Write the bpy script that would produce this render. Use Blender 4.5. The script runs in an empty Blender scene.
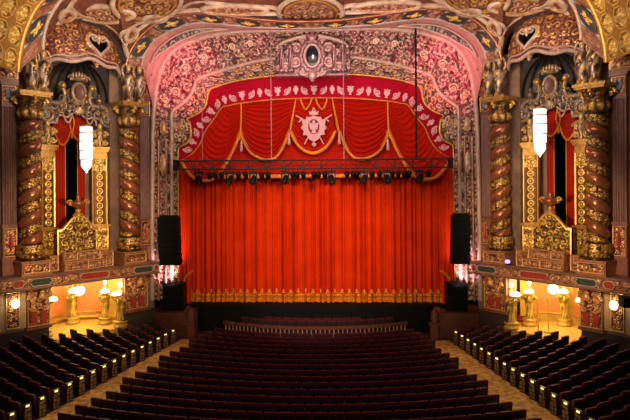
import bpy, math, random
import numpy as np
from mathutils import Vector, Matrix
PI = math.pi
random.seed(7); RNG = np.random.default_rng(7)
S = bpy.context.scene
COL = S.collection

# ------------------------------------------------------------------ camera, world, lights, exposure
CAM = np.array((2.0, 0.0, 10.2)); YAW = math.radians(2.7); ROLL = 0.007; FPX = 600.0
_f = np.array((-math.sin(YAW), math.cos(YAW), 0.0)); _r0 = np.array((math.cos(YAW), math.sin(YAW), 0.0)); _u0 = np.array((0, 0, 1.0))
CR = _r0*math.cos(ROLL) - _u0*math.sin(ROLL); CU = _u0*math.cos(ROLL) + _r0*math.sin(ROLL)
cd = bpy.data.cameras.new('camera'); cam = bpy.data.objects.new('camera', cd); COL.objects.link(cam)
cam.matrix_world = Matrix(((CR[0], CU[0], -_f[0], CAM[0]), (CR[1], CU[1], -_f[1], CAM[1]), (CR[2], CU[2], -_f[2], CAM[2]), (0, 0, 0, 1)))
cd.sensor_width = 36; cd.lens = 36*FPX/630; cd.shift_y = -25/630; cd.clip_end = 300
S.camera = cam
w = bpy.data.worlds.new('world'); S.world = w; w.use_nodes = True
w.node_tree.nodes['Background'].inputs[0].default_value = (1.0, .62, .5, 1); w.node_tree.nodes['Background'].inputs[1].default_value = .05
S.view_settings.view_transform = 'Standard'; S.view_settings.look = 'None'; S.view_settings.gamma = 1; S.view_settings.use_curve_mapping = False
S.view_settings.exposure = 0.0

def aim(o, tgt):
    d = Vector(tgt) - o.location
    o.rotation_euler = d.to_track_quat('-Z', 'Y').to_euler()
def spot(name, loc, tgt, power, color, deg, blend=.4, size=.3):
    l = bpy.data.lights.new(name, 'SPOT'); l.energy = power; l.color = color; l.spot_size = math.radians(deg); l.spot_blend = blend; l.shadow_soft_size = size
    o = bpy.data.objects.new(name, l); COL.objects.link(o); o.location = loc; aim(o, tgt); return o
def area(name, loc, tgt, power, color, sx, sy):
    l = bpy.data.lights.new(name, 'AREA'); l.energy = power; l.color = color; l.shape = 'RECTANGLE'; l.size = sx; l.size_y = sy
    o = bpy.data.objects.new(name, l); COL.objects.link(o); o.location = loc; aim(o, tgt); return o
def point(name, loc, power, color, size=.15):
    l = bpy.data.lights.new(name, 'POINT'); l.energy = power; l.color = color; l.shadow_soft_size = size
    o = bpy.data.objects.new(name, l); COL.objects.link(o); o.location = loc; return o

# front-of-house wash on the house curtain
for sx in (-13, 13):
    spot('front_wash', (sx, 14, 14), (-sx*.12, 43, 5.3), 17500, (1, .76, .48), 30, .8)
spot('valance_wash', (0, 30, 20.4), (0, 42, 12.4), 1900, (1, .68, .58), 66, .7)
for s in (-1, 1):
    spot('cove_pink', (s*3.0, 30, 8.5), (s*9.0, 40.6, 17.7), 15000, (1, .17, .27), 24, .9)
    spot('cove_rose', (s*1.0, 30, 9.0), (s*4.8, 41, 20.3), 2600, (1, .42, .52), 40, .7)
    spot('arch_foot', (s*9.2, 39.5, 3.0), (s*10.3, 41.0, 5.0), 1500, (1, .60, .72), 62, .6)
    spot('box_warm', (s*5, 23, 9), (s*14.2, 36.2, 7.0), 6800, (1, .66, .38), 46, .6)
    spot('bay_crown', (s*2, 24, 19), (s*14.0, 35.5, 18.6), 5200, (1, .70, .48), 34, .6)
area('house_fill', (0, 14, 21), (0, 34, 5), 1100, (1, .72, .55), 18, 6)  # unseen soft fill above the balcony, standing in for general house lighting
area('ceiling_fill', (0, 27, 15.5), (0, 36, 24), 2500, (1, .74, .60), 20, 5)  # unseen area light in mid-hall, aimed up to brighten the ceiling

# ------------------------------------------------------------------ tracing helpers (a photo pixel becomes a point on a plane in the hall)
def ray(px, py):
    d = _f + CR*((px-315)/FPX) + CU*((185-py)/FPX)
    return d
def onY(px, py, Y):
    d = ray(px, py); k = (Y-CAM[1])/d[1]; return CAM + d*k
E_U = np.array((.642, -.767)); E_V = np.array((-.767, -.642)); O_W = np.array((11.9, 38.5))
def onW(px, py, v):
    """left bay, plane v: returns (u, z)"""
    d = ray(px, py); c = CAM.copy()
    d = d*np.array((-1, 1, 1)); c[0] = -c[0]
    k = (v - (c[:2]-O_W) @ E_V)/(d[:2] @ E_V)
    p = c + d*k
    return float((p[:2]-O_W) @ E_U), float(p[2])
def uvz(s, u, v, z):
    u = np.asarray(u, float); v = np.asarray(v, float); z = np.asarray(z, float)
    u, v, z = np.broadcast_arrays(u, v, z)
    return np.stack((s*(O_W[0]+E_U[0]*u+E_V[0]*v), O_W[1]+E_U[1]*u+E_V[1]*v, z), -1)
def smooth_curve(keys, n, k=0):
    """resample a polyline (m,d) through its keys at n points with equal key spacing, Catmull-Rom"""
    K = np.asarray(keys, float); m = len(K)
    t = np.linspace(0, m-1, n); i = np.clip(t.astype(int), 0, m-2); f = (t-i)[:, None]
    p0 = K[np.clip(i-1, 0, m-1)]; p1 = K[i]; p2 = K[i+1]; p3 = K[np.clip(i+2, 0, m-1)]
    return .5*((2*p1)+(-p0+p2)*f+(2*p0-5*p1+4*p2-p3)*f*f+(-p0+3*p1-3*p2+p3)*f**3)
def arclen(P):
    return np.concatenate(((0,), np.cumsum(np.linalg.norm(np.diff(P, axis=0), axis=1))))
def resample(P, n):
    a = arclen(P); q = np.linspace(0, a[-1], n)
    return np.stack([np.interp(q, a, P[:, i]) for i in range(P.shape[1])], 1)

# ------------------------------------------------------------------ carved relief pattern
def hsh(i, j, k):
    x = np.sin(i*127.1+j*311.7+k*74.7)*43758.5453
    return x-np.floor(x)
def relief(Sx, Tx, cell=.6, seed=0, arms=10.0):
    Sx = np.asarray(Sx, float); Tx = np.asarray(Tx, float)
    H = np.zeros(np.broadcast(Sx, Tx).shape)
    ci = np.floor(Sx/cell); cj = np.floor(Tx/cell)
    for di in (-1, 0, 1):
        for dj in (-1, 0, 1):
            a = ci+di; b = cj+dj
            cx = (a+.5+.5*(hsh(a, b, seed)-.5))*cell; cy = (b+.5+.5*(hsh(a, b, seed+3)-.5))*cell
            dx = Sx-cx; dy = Tx-cy
            r = np.hypot(dx, dy)/(cell*.72); th = np.arctan2(dy, dx)
            dr = np.where(hsh(a, b, seed+5) > .5, 1, -1)
            env = np.clip(1-r*r, 0, 1)**.7
            sp = env*(.5+.5*np.cos(th*dr+arms*r+6.28*hsh(a, b, seed+7)))
            ro = np.exp(-(r/.16)**2)
            lf = env*.45*(.5+.5*np.cos(th*7))
            H = np.maximum(H, np.maximum(np.maximum(sp, ro), lf))
    return H

# ------------------------------------------------------------------ mesh builder
class MB:
    def __init__(self): self.v = []; self.f = []; self.s = []; self.a = []; self.n = 0
    def add(self, V, F, smooth=False, att=None):
        V = np.asarray(V, float).reshape(-1, 3); b = self.n
        self.v.append(V); self.n += len(V)
        self.f += [tuple(i+b for i in f) for f in F]; self.s += [smooth]*len(F)
        self.a.append(np.full(len(V), .5) if att is None else np.asarray(att, float).ravel())
        return self
    def grid(self, P, h=None, ref=(0, 20, 9), smooth=True, att=None, mask=None, wrap=False):
        P = np.asarray(P, float); n, m = P.shape[:2]
        if h is not None:
            if wrap:
                d1 = np.gradient(np.concatenate((P[-2:-1], P, P[1:2])), axis=0)[1:-1]
            else: d1 = np.gradient(P, axis=0)
            d2 = np.gradient(P, axis=1)
            N = np.cross(d1, d2); N /= np.linalg.norm(N, axis=2, keepdims=True)+1e-9
            if ref is not None:
                sg = np.sign(np.sum(N*(np.asarray(ref)-P)))
                N = N*(sg if sg else 1)
            P = P+N*np.asarray(h)[..., None]
        idx = np.arange(n*m).reshape(n, m)
        q = np.stack((idx[:-1, :-1], idx[1:, :-1], idx[1:, 1:], idx[:-1, 1:]), -1)
        q = q.reshape(-1, 4) if mask is None else q[mask]
        self.add(P, [tuple(int(k) for k in r) for r in q], smooth, att)
        return self
    def box(self, a, b, M=None):
        x0, y0, z0 = a; x1, y1, z1 = b
        V = np.array([(x, y, z) for x in (x0, x1) for y in (y0, y1) for z in (z0, z1)], float)
        if M is not None: V = M(V)
        return self.add(V, [(0, 1, 3, 2), (4, 6, 7, 5), (0, 4, 5, 1), (2, 3, 7, 6), (0, 2, 6, 4), (1, 5, 7, 3)])
    def ubox(self, s, u0, u1, v0, v1, z0, z1):
        return self.box((u0, v0, z0), (u1, v1, z1), lambda V: uvz(s, V[:, 0], V[:, 1], V[:, 2]))
    def lathe(self, c, prof, n=24, smooth=True, h=None, sq=0, ax=None):
        """prof: list of (radius, height); c base centre; sq squares the section; h(theta,z,r)->relief"""
        pr = np.asarray(prof, float); th = np.linspace(0, 2*PI, n+1)
        R = np.repeat(pr[None, :, 0], n+1, 0); Z = np.repeat(pr[None, :, 1], n+1, 0); T = np.repeat(th[:, None], len(pr), 1)
        att = None
        if h is not None:
            hh = h(T, Z, R); R = R+hh; att = np.clip(hh/(np.max(np.abs(hh))+1e-6), 0, 1)
        if sq: R = R/np.maximum(np.abs(np.cos(T-PI/4*0)), np.abs(np.sin(T)))**sq
        P = np.stack((R*np.cos(T), R*np.sin(T), Z), -1)
        if ax is not None: P = P @ np.asarray(ax, float)
        P = P+np.asarray(c, float)
        self.grid(P, smooth=smooth, att=att)
        return self
    def ball(self, c, r, n=12, m=8, h=None):
        r = np.broadcast_to(np.asarray(r, float), 3)
        ph = np.linspace(0, 2*PI, n+1)[:, None]; t = np.linspace(0.02, PI-.02, m+1)[None]
        P = np.stack((np.cos(ph)*np.sin(t)*r[0], np.sin(ph)*np.sin(t)*r[1], np.cos(t)*r[2]*np.ones_like(ph)), -1)+np.asarray(c, float)
        return self.grid(P, att=np.full(P.shape[:2], .8))
    def tube(self, pts, r, n=8, close=False, flat=1.0, att=None):
        P = np.asarray(pts, float)
        T = np.gradient(P, axis=0); T /= np.linalg.norm(T, axis=1, keepdims=True)+1e-9
        up = np.array((0, 0, 1.0)) if abs(T[:, 2]).mean() < .8 else np.array((0, 1.0, 0))
        if abs(T[:, 1]).mean() < .3: up = np.array((0, 1.0, 0))
        A = np.cross(T, up); A /= np.linalg.norm(A, axis=1, keepdims=True)+1e-9; B = np.cross(A, T)
        r = np.broadcast_to(np.asarray(r, float), len(P)); th = np.linspace(0, 2*PI, n+1)
        G = P[:, None]+r[:, None, None]*(A[:, None]*np.cos(th)[None, :, None]+flat*B[:, None]*np.sin(th)[None, :, None])
        self.grid(G, att=None if att is None else np.full(G.shape[:2], att))
        for k in (0, len(P)-1):
            self.add(G[k, :-1], [tuple(range(n))])
        return self
    def spiral(self, c, ex, ey, R, turns=1.6, r=.05, dirn=1, ph=0):
        t = np.linspace(0, 1, int(20*turns)+6); rad = R*(1-.86*t); th = ph+dirn*2*PI*turns*t
        P = np.asarray(c, float)+np.outer(rad*np.cos(th), ex)+np.outer(rad*np.sin(th), ey)
        self.tube(P, r*(1-.55*t), 6, att=.85)
        self.ball(np.asarray(c, float), r*1.25, 8, 6); return self
    def plate(self, O, ex, ey, ez, pts, d):
        """extruded outline: pts 2D in (ex, ey), thickness d along ez"""
        p = np.asarray(pts, float); n = len(p); O = np.asarray(O, float)
        A = O+np.outer(p[:, 0], ex)+np.outer(p[:, 1], ey); B = A+np.asarray(ez, float)*d
        F = [tuple(range(n)), tuple(range(2*n-1, n-1, -1))]+[(i, (i+1) % n, n+(i+1) % n, n+i) for i in range(n)]
        return self.add(np.concatenate((A, B)), F)
    def build(self, name, m, parent=None, origin=None):
        V = np.concatenate(self.v); org = np.zeros(3)
        if parent is not None:
            o_ = parent
            while o_ is not None: org = org+np.array(o_.location); o_ = o_.parent
        elif origin is not None: org = np.asarray(origin, float)
        me = bpy.data.meshes.new(name)
        me.from_pydata((V-org).tolist(), [], self.f)
        me.polygons.foreach_set('use_smooth', self.s)
        at = me.attributes.new('relief', 'FLOAT', 'POINT'); at.data.foreach_set('value', np.concatenate(self.a).astype(np.float32))
        me.materials.append(m); me.update()
        o = bpy.data.objects.new(name, me); COL.objects.link(o)
        if parent is not None: o.parent = parent
        elif origin is not None: o.location = origin
        return o

def panel(mb, O, ex, ey, w_, h_, cell=.4, depth=.08, seed=0, res=.05, border=.06):
    """rectangular carved panel, O = centre, facing ex x ey"""
    ex = np.asarray(ex, float); ey = np.asarray(ey, float); nz = np.cross(ex, ey)
    n = max(4, int(w_/res)); m = max(4, int(h_/res))
    a = np.linspace(-w_/2, w_/2, n)[:, None]; b = np.linspace(-h_/2, h_/2, m)[None]
    ed = np.minimum(w_/2-np.abs(a), h_/2-np.abs(b))
    H = relief(a+O[0]*3, b+O[2]*3, cell, seed)*np.clip((ed-border)/.04, 0, 1)
    fr = np.where(ed < border, .9, 0)
    HH = np.maximum(H, fr)
    P = np.asarray(O, float)+a[..., None]*ex+b[..., None]*ey+(HH*depth)[..., None]*nz
    mb.grid(P, att=HH)
def upanel(mb, s, u0, u1, v, z0, z1, **k):
    """carved panel on a bay plane v"""
    O = uvz(s, (u0+u1)/2, v, (z0+z1)/2); ex = np.array((s*E_U[0], E_U[1], 0)); nz = np.array((s*E_V[0], E_V[1], 0))
    if np.dot(np.cross(ex, (0, 0, 1)), nz) < 0: ex = -ex
    panel(mb, O, ex, (0, 0, 1), abs(u1-u0), z1-z0, **k)

# ------------------------------------------------------------------ object helpers
def tag(o, label, cat, group=None, kind=None):
    o['label'] = label; o['category'] = cat
    if group: o['group'] = group
    if kind: o['kind'] = kind
    return o
def thing(name, label, cat, loc, group=None, rz=0):
    o = bpy.data.objects.new(name, None); COL.objects.link(o); o.empty_display_size = .2
    o.location = [float(x) for x in loc]; o.rotation_euler = (0, 0, rz)
    return tag(o, label, cat, group)
def struct(name, mb, m, label=None):
    o = mb.build(name, m); o['kind'] = 'structure'
    if label: o['label'] = label
    return o

# ------------------------------------------------------------------ materials
def mat(name, color, rough=.5, metal=0.0, noise=None, nscale=3.0, bump=0.0, bscale=20.0, sheen=0.0, emit=None, estr=0.0, spec=None):
    m = bpy.data.materials.new(name); m.use_nodes = True; nt = m.node_tree; b = nt.nodes['Principled BSDF']
    b.inputs['Base Color'].default_value = (*color, 1); b.inputs['Roughness'].default_value = rough; b.inputs['Metallic'].default_value = metal
    if sheen: b.inputs['Sheen Weight'].default_value = sheen; b.inputs['Sheen Tint'].default_value = (*color, 1)
    if spec is not None: b.inputs['Specular IOR Level'].default_value = spec
    if noise or bump:
        tc = nt.nodes.new('ShaderNodeTexCoord')
    if noise:
        n = nt.nodes.new('ShaderNodeTexNoise'); n.inputs['Scale'].default_value = nscale; n.inputs['Detail'].default_value = 5
        nt.links.new(tc.outputs['Object'], n.inputs['Vector'])
        r = nt.nodes.new('ShaderNodeValToRGB'); r.color_ramp.elements[0].position = .35; r.color_ramp.elements[1].position = .65
        r.color_ramp.elements[0].color = (*color, 1); r.color_ramp.elements[1].color = (*noise, 1)
        nt.links.new(n.outputs['Fac'], r.inputs['Fac']); nt.links.new(r.outputs['Color'], b.inputs['Base Color'])
    if bump:
        n2 = nt.nodes.new('ShaderNodeTexNoise'); n2.inputs['Scale'].default_value = bscale; n2.inputs['Detail'].default_value = 4
        nt.links.new(tc.outputs['Object'], n2.inputs['Vector'])
        bp = nt.nodes.new('ShaderNodeBump'); bp.inputs['Strength'].default_value = bump; bp.inputs['Distance'].default_value = .05
        nt.links.new(n2.outputs['Fac'], bp.inputs['Height']); nt.links.new(bp.outputs['Normal'], b.inputs['Normal'])
    if emit:
        b.inputs['Emission Color'].default_value = (*emit, 1); b.inputs['Emission Strength'].default_value = estr
    return m
def carved(name, ground, mid, high, metal=.3, rough=.38, nscale=1.2, alt=None):
    """relief coloured by height: dark ground with painted-in recess shade, tinted middle and gilt high parts (mesh attribute relief)"""
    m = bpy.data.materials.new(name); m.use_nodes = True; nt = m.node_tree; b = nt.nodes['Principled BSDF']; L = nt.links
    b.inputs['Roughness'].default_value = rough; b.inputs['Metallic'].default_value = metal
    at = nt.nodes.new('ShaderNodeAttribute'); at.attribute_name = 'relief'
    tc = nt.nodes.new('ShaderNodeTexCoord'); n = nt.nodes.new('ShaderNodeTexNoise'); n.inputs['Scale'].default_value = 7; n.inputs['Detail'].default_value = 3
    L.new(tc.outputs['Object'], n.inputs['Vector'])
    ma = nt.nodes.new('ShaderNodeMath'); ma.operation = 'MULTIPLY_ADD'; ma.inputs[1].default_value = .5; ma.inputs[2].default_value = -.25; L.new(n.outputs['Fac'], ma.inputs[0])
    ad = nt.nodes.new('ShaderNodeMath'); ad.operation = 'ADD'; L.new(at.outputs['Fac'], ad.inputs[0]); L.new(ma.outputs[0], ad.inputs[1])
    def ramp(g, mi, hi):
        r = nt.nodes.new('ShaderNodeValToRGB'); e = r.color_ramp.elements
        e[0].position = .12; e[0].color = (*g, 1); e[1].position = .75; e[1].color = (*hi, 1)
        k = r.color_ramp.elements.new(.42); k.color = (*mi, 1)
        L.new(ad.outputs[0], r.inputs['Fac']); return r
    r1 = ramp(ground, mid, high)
    if alt:
        r2 = ramp(*alt); n2 = nt.nodes.new('ShaderNodeTexNoise'); n2.inputs['Scale'].default_value = nscale; L.new(tc.outputs['Object'], n2.inputs['Vector'])
        rr = nt.nodes.new('ShaderNodeValToRGB'); rr.color_ramp.elements[0].position = .45; rr.color_ramp.elements[1].position = .55; L.new(n2.outputs['Fac'], rr.inputs['Fac'])
        mx = nt.nodes.new('ShaderNodeMix'); mx.data_type = 'RGBA'; L.new(rr.outputs['Color'], mx.inputs['Factor']); L.new(r1.outputs['Color'], mx.inputs['A']); L.new(r2.outputs['Color'], mx.inputs['B'])
        L.new(mx.outputs['Result'], b.inputs['Base Color'])
    else: L.new(r1.outputs['Color'], b.inputs['Base Color'])
    return m
def glow(name, color, strength):
    return mat(name, (1, 1, 1), .4, emit=color, estr=strength)

M = {}
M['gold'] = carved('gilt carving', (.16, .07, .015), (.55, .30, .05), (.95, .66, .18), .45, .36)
M['gold_plain'] = mat('gilt plain', (.72, .42, .08), .35, .5, noise=(.50, .26, .05), nscale=4)
M['bronze'] = carved('bronze carving', (.09, .03, .02), (.33, .13, .06), (.70, .38, .14), .35, .38)
M['copper'] = mat('polished copper paint', (.40, .15, .065), .24, .5, noise=(.28, .09, .045), nscale=2)
M['column_gold'] = carved('column foliage gilding', (.05, .022, .008), (.34, .17, .035), (.80, .52, .14), .45, .36)
M['rust'] = mat('rust painted plaster', (.24, .085, .05), .5, .05, noise=(.17, .055, .035), nscale=3, bump=.15)
M['rust_carved'] = carved('rust carving', (.15, .05, .03), (.28, .12, .065), (.50, .30, .17), .1, .5)
M['plum'] = mat('plum brown plaster', (.22, .11, .09), .45, .1, noise=(.16, .075, .065), nscale=3, bump=.1)
M['stone'] = mat('grey brown faux stone', (.26, .16, .10), .6, 0, noise=(.16, .095, .06), nscale=1.5, bump=.15)
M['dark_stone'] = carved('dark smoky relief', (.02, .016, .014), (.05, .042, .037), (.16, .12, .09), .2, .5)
M['portal'] = carved('smoky gilt relief', (.022, .010, .007), (.10, .055, .035), (.46, .29, .12), .35, .34, alt=((.02, .013, .012), (.085, .065, .055), (.32, .27, .23)), nscale=3)
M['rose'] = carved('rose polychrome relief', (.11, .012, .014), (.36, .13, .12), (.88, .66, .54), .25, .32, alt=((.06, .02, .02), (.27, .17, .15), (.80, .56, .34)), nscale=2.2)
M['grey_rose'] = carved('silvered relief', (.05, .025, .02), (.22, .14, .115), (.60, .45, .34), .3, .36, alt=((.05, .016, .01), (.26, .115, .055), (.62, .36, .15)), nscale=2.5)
M['cartouche'] = carved('cartouche polychrome', (.07, .015, .02), (.20, .085, .10), (.50, .30, .30), .25, .36)
M['cream'] = mat('cream rose moulding', (.56, .42, .34), .4, 0.05, noise=(.42, .29, .24), nscale=3)
M['rib'] = mat('pale ceiling rib', (.66, .54, .40), .4, 0, noise=(.40, .26, .18), nscale=1.2)
M['pink_plain'] = mat('salmon plaster', (.46, .26, .23), .5, 0, noise=(.38, .19, .165), nscale=2)
M['slate'] = carved('slate painted panel', (.055, .055, .055), (.18, .15, .13), (.48, .38, .27), .1, .5)
M['slate_dark'] = mat('dark slate paint', (.035, .04, .04), .5)
M['sky'] = mat('light blue paint', (.28, .55, .68), .5)
M['shield_blue'] = mat('shield blue paint', (.13, .27, .48), .5)
M['red_panel'] = mat('red lacquer panel', (.40, .045, .02), .4, noise=(.30, .03, .02), nscale=3)
M['green_panel'] = mat('dark green lacquer panel', (.03, .055, .045), .4)
M['coffer'] = carved('olive gilt coffer', (.28, .14, .03), (.50, .32, .06), (.85, .62, .16), .3, .4)
M['velvet'] = mat('red velvet', (.70, .042, .003), .8, 0, noise=(.60, .030, .002), nscale=.8, spec=.05)
M['velvet_deep'] = mat('crimson velvet', (.40, .002, .020), .7, spec=.08)
M['velvet_swag'] = mat('scarlet swag velvet', (.46, .011, .003), .7, spec=.06)
M['trim_gold'] = mat('gold bullion trim', (.88, .29, .012), .5, .1, noise=(.64, .17, .008), nscale=12, bump=.4, bscale=30)
M['emblem'] = mat('pale pink applique', (.86, .47, .50), .6, noise=(.72, .34, .38), nscale=8)
M['emblem_red'] = mat('wine applique', (.22, .008, .02), .6)
M['box_red'] = mat('box drapery velvet', (.40, .022, .008), .7, spec=.1)
M['black'] = mat('black metal', (.006, .006, .007), .5, 0, spec=.15)
M['truss'] = mat('dark truss steel', (.022, .018, .018), .5, .3)
M['cable'] = mat('steel cable', (.30, .22, .24), .4, .3)
M['grille'] = mat('speaker grille', (.006, .007, .007), .8, bump=.3, bscale=40, spec=.1)
M['void'] = mat('painted darkness', (.004, .004, .004), .9)  # near-black colour holds the darkness of unlit openings
M['stage_black'] = mat('stage black paint', (.006, .006, .006), .8, spec=.1)
M['seat_red'] = mat('maroon seat velvet', (.085, .005, .016), .6)
M['seat_shell'] = mat('dark seat shell', (.020, .006, .014), .6)
M['seat_arm'] = mat('dark wood arm', (.03, .012, .01), .4)
M['carpet_dark'] = mat('dark maroon carpet', (.05, .012, .012), .9, noise=(.03, .008, .01), nscale=2)
M['aisle'] = mat('gold patterned aisle carpet', (.72, .46, .14), .85, noise=(.34, .15, .05), nscale=3.2)
M['foyer_carpet'] = mat('gold foyer carpet', (.80, .56, .14), .8, noise=(.50, .28, .05), nscale=6)
M['foyer_wall'] = mat('foyer gold plaster', (.58, .40, .08), .5, .1, noise=(.46, .28, .05), nscale=2)
M['foyer_panel'] = mat('orange damask panel', (.62, .22, .07), .6, noise=(.56, .18, .05), nscale=5)
M['dado'] = mat('dark wall paint', (.045, .03, .028), .6)
M['lamp_white'] = glow('white lamp glass', (1, .93, .78), 5)
M['lamp_warm'] = glow('warm lamp glass', (1, .80, .38), 14)
M['lamp_globe'] = glow('warm globe glass', (1, .86, .52), 9)
M['aisle_lamp'] = glow('aisle lamp', (.95, .85, .15), 1.1)
M['violet'] = glow('violet lamp', (.25, .12, .9), 2.5)
M['wood_red'] = mat('red brown wood', (.16, .05, .035), .45, noise=(.11, .035, .025), nscale=4)
M['pit_rail'] = mat('copper pink balustrade', (.50, .26, .22), .4, .1)
M['glass'] = mat('dark oval glass', (.01, .012, .02), .12)
M['yellow'] = mat('yellow post paint', (.75, .50, .04), .4)
#PART2
# ------------------------------------------------------------------ floor, stage, walls
ZST = 1.82; SIDE0 = {-1: 'left', 1: 'right'}
mb = MB(); mb.box((-30, 4, -.2), (30, 46, 0)); struct('floor', mb, M['carpet_dark'])
mb = MB()
a = np.linspace(-1, 1, 41); xs = a*10.2; yf = 41.15+.9*(a**2)
top = np.stack((xs, yf, np.full(41, ZST)), 1); bot = top*np.array((1, 1, 0)); back = np.stack((xs, np.full(41, 50.), np.full(41, ZST)), 1)
mb.grid(np.stack((bot, top, back), 1), smooth=False); struct('stage_floor', mb, M['stage_black'])
mb = MB(); mb.box((-16, 49.8, 0), (16, 50, 24)); struct('wall_back', mb, M['stage_black'])
def clip_poly(s, pts, z0, z1):
    V = np.concatenate((np.array([(s*x, y, z0) for x, y in pts]), np.array([(s*x, y, z1) for x, y in pts]))); n = len(pts)
    return V, [tuple(range(n)), tuple(range(2*n-1, n-1, -1))]+[(i, (i+1) % n, n+(i+1) % n, n+i) for i in range(n)]
FASC0, FASC1 = 4.42, 5.2
for s in (-1, 1):
    side = 'left' if s < 0 else 'right'
    mb = MB()
    mb.ubox(s, -2.0, .36, -1.2, -.35, 0, FASC0)
    mb.ubox(s, 5.25, 14, -1.2, -.35, 0, FASC0)
    mb.ubox(s, -2.2, .95, -1.2, -.8, FASC0, 18.5)
    mb.ubox(s, 5.25, 14, -1.2, -.8, FASC0, 17.0)
    mb2 = MB(); mb2.ubox(s, .95, 5.25, -1.2, -.8, 18.0, 20.2); struct('wall_crown_'+side, mb2, M['plum']); mb2 = MB(); mb2.ubox(s, 1.3, 3.5, -.8, -.72, 17.9, 19.9); struct('wall_dark_sheet_'+side, mb2, M['void'])  # near-black sheet stands in for the dark inside the hood opening
    struct('wall_'+side, mb, M['stone'])
    mb = MB(); mb.ubox(s, -2.0, .38, -.36, -.25, 0, 1.95); mb.ubox(s, 5.2, 14, -.36, -.25, 0, 1.95)
    struct('baseboard_'+side, mb, M['dado'])
    # concave niche with a dark half dome
    ph = np.linspace(0, PI, 61)
    def arcp(z, k=1.0): return uvz(s, 3.1-2.15*k*np.cos(ph), -.8-1.6*k*np.sin(ph), z)
    zz = np.linspace(5.2, 15.6, 2)
    P = np.stack([arcp(z) for z in zz], 1)
    um = np.abs(3.1-2.15*np.cos((ph[1:]+ph[:-1])/2)-3.1) > 1.05
    mb = MB(); mb.grid(P, mask=um[:, None] & np.ones((60, 1), bool)); struct('wall_niche_'+side, mb, M['stone'])
    t = np.linspace(0, PI/2*.98, 40)
    P = np.stack([arcp(15.6+2.5*math.sin(q), math.cos(q)) for q in t], 1)
    A = np.repeat(ph[:, None], 40, 1)
    h = .10*np.abs(np.cos(A*9))*np.cos(t)[None]
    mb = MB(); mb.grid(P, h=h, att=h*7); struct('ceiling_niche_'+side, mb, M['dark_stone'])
    mb = MB()   # room behind the box, its darkness painted near-black
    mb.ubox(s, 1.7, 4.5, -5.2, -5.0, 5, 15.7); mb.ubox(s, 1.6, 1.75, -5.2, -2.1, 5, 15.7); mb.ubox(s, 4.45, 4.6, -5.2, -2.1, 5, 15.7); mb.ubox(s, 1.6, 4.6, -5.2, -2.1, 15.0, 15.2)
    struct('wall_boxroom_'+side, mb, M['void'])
    mb = MB(); mb.ubox(s, -2.2, 14, -5.2, -.35, 5.05, 5.16); struct('floor_box_'+side, mb, M['rust'])
    # foyer alcove under the box
    plan = [(12.2, 39.5), (13.0, 40.3), (13.9, 40.7), (15.0, 40.9), (16.0, 40.7), (16.8, 40.2), (17.3, 39.4), (17.5, 38.2)]
    fr = [tuple(uvz(1, 5.4, -.3, 0)[:2]), tuple(uvz(1, .3, -.3, 0)[:2])]
    mb = MB(); mb.add(*clip_poly(s, plan+fr, 0, 1.0)); struct('floor_foyer_'+side, mb, M['foyer_carpet'])
    mb = MB(); mb.add(*clip_poly(s, plan+fr, FASC0-.05, FASC0+.1)); struct('ceiling_foyer_'+side, mb, M['foyer_wall'])
    pl = smooth_curve(plan, 43)
    wl = np.stack([np.column_stack((s*pl[:, 0], pl[:, 1], np.full(43, z))) for z in (0, FASC0)], 1)
    msk = np.ones((42, 1), bool)
    if s > 0: msk[4:11] = False     # stair opening
    mb = MB(); mb.grid(wl, mask=msk); struct('wall_foyer_'+side, mb, M['foyer_wall'])
    # orange panels with gold mouldings on the foyer wall
    for (i0, i1) in ((2, 9), (15, 27), (32, 40)):
        if s > 0 and i0 == 2: continue
        q = pl[i0:i1+1]; cen = np.array((14.6, 38.0)); q = q+(cen-q)*.02
        G = np.stack([np.column_stack((s*q[:, 0], q[:, 1], np.full(len(q), z))) for z in (1.55, 4.0)], 1)
        mb = MB(); mb.grid(G)
        t = mb.build('foyer_panel', M['foyer_panel'], origin=G[len(q)//2, 0])
        where = {2: 'nearest the stage', 15: 'in the middle', 32: 'farthest from the stage'}[i0]
        tag(t, f'orange damask wall panel {where} of the {side} foyer alcove', 'wall panel', 'foyer wall panels')
        mo = MB(); loop = np.concatenate((G[:, 0], G[::-1, 1], G[:1, 0])); mo.tube(resample(loop, 60), .06, 6); mo.build('panel_moulding', M['gold_plain'], t)
    mb = MB(); mb.tube(np.column_stack((s*(pl[:, 0]*.985+14.6*.015), pl[:, 1]*.985+38*.015, np.full(43, 1.22))), .13, 6)
    if s < 0: struct('baseboard_foyer_'+side, mb, M['gold_plain'])
    # side apron of the stage
    mb = MB(); mb.box((min(s*8.3, s*11.3), 40.1, 0), (max(s*8.3, s*11.3), 43.5, 1.62)); struct('stage_apron_'+side, mb, M['wood_red'])

def edge(Y): return 9.9-.1885*(Y-26.3)
def bank(X, Y): return np.clip(.20*(np.abs(X)-edge(Y)-1.5), 0, .95)
for s in (-1, 1):
    ys = np.linspace(16, 39.4, 60)[:, None]; q = np.linspace(0, 1, 14)[None]; x0 = edge(ys)+1.4; xw = np.minimum(11.95+.837*(38.3-ys), 24); xw = np.maximum(xw, x0+.1); X = x0+(xw-x0)*q; Y = ys+0*q
    mb = MB(); mb.grid(np.stack((s*X, Y, bank(X, Y)+.012), -1)); struct('floor_bank_'+SIDE0[s], mb, M['carpet_dark'])
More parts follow.
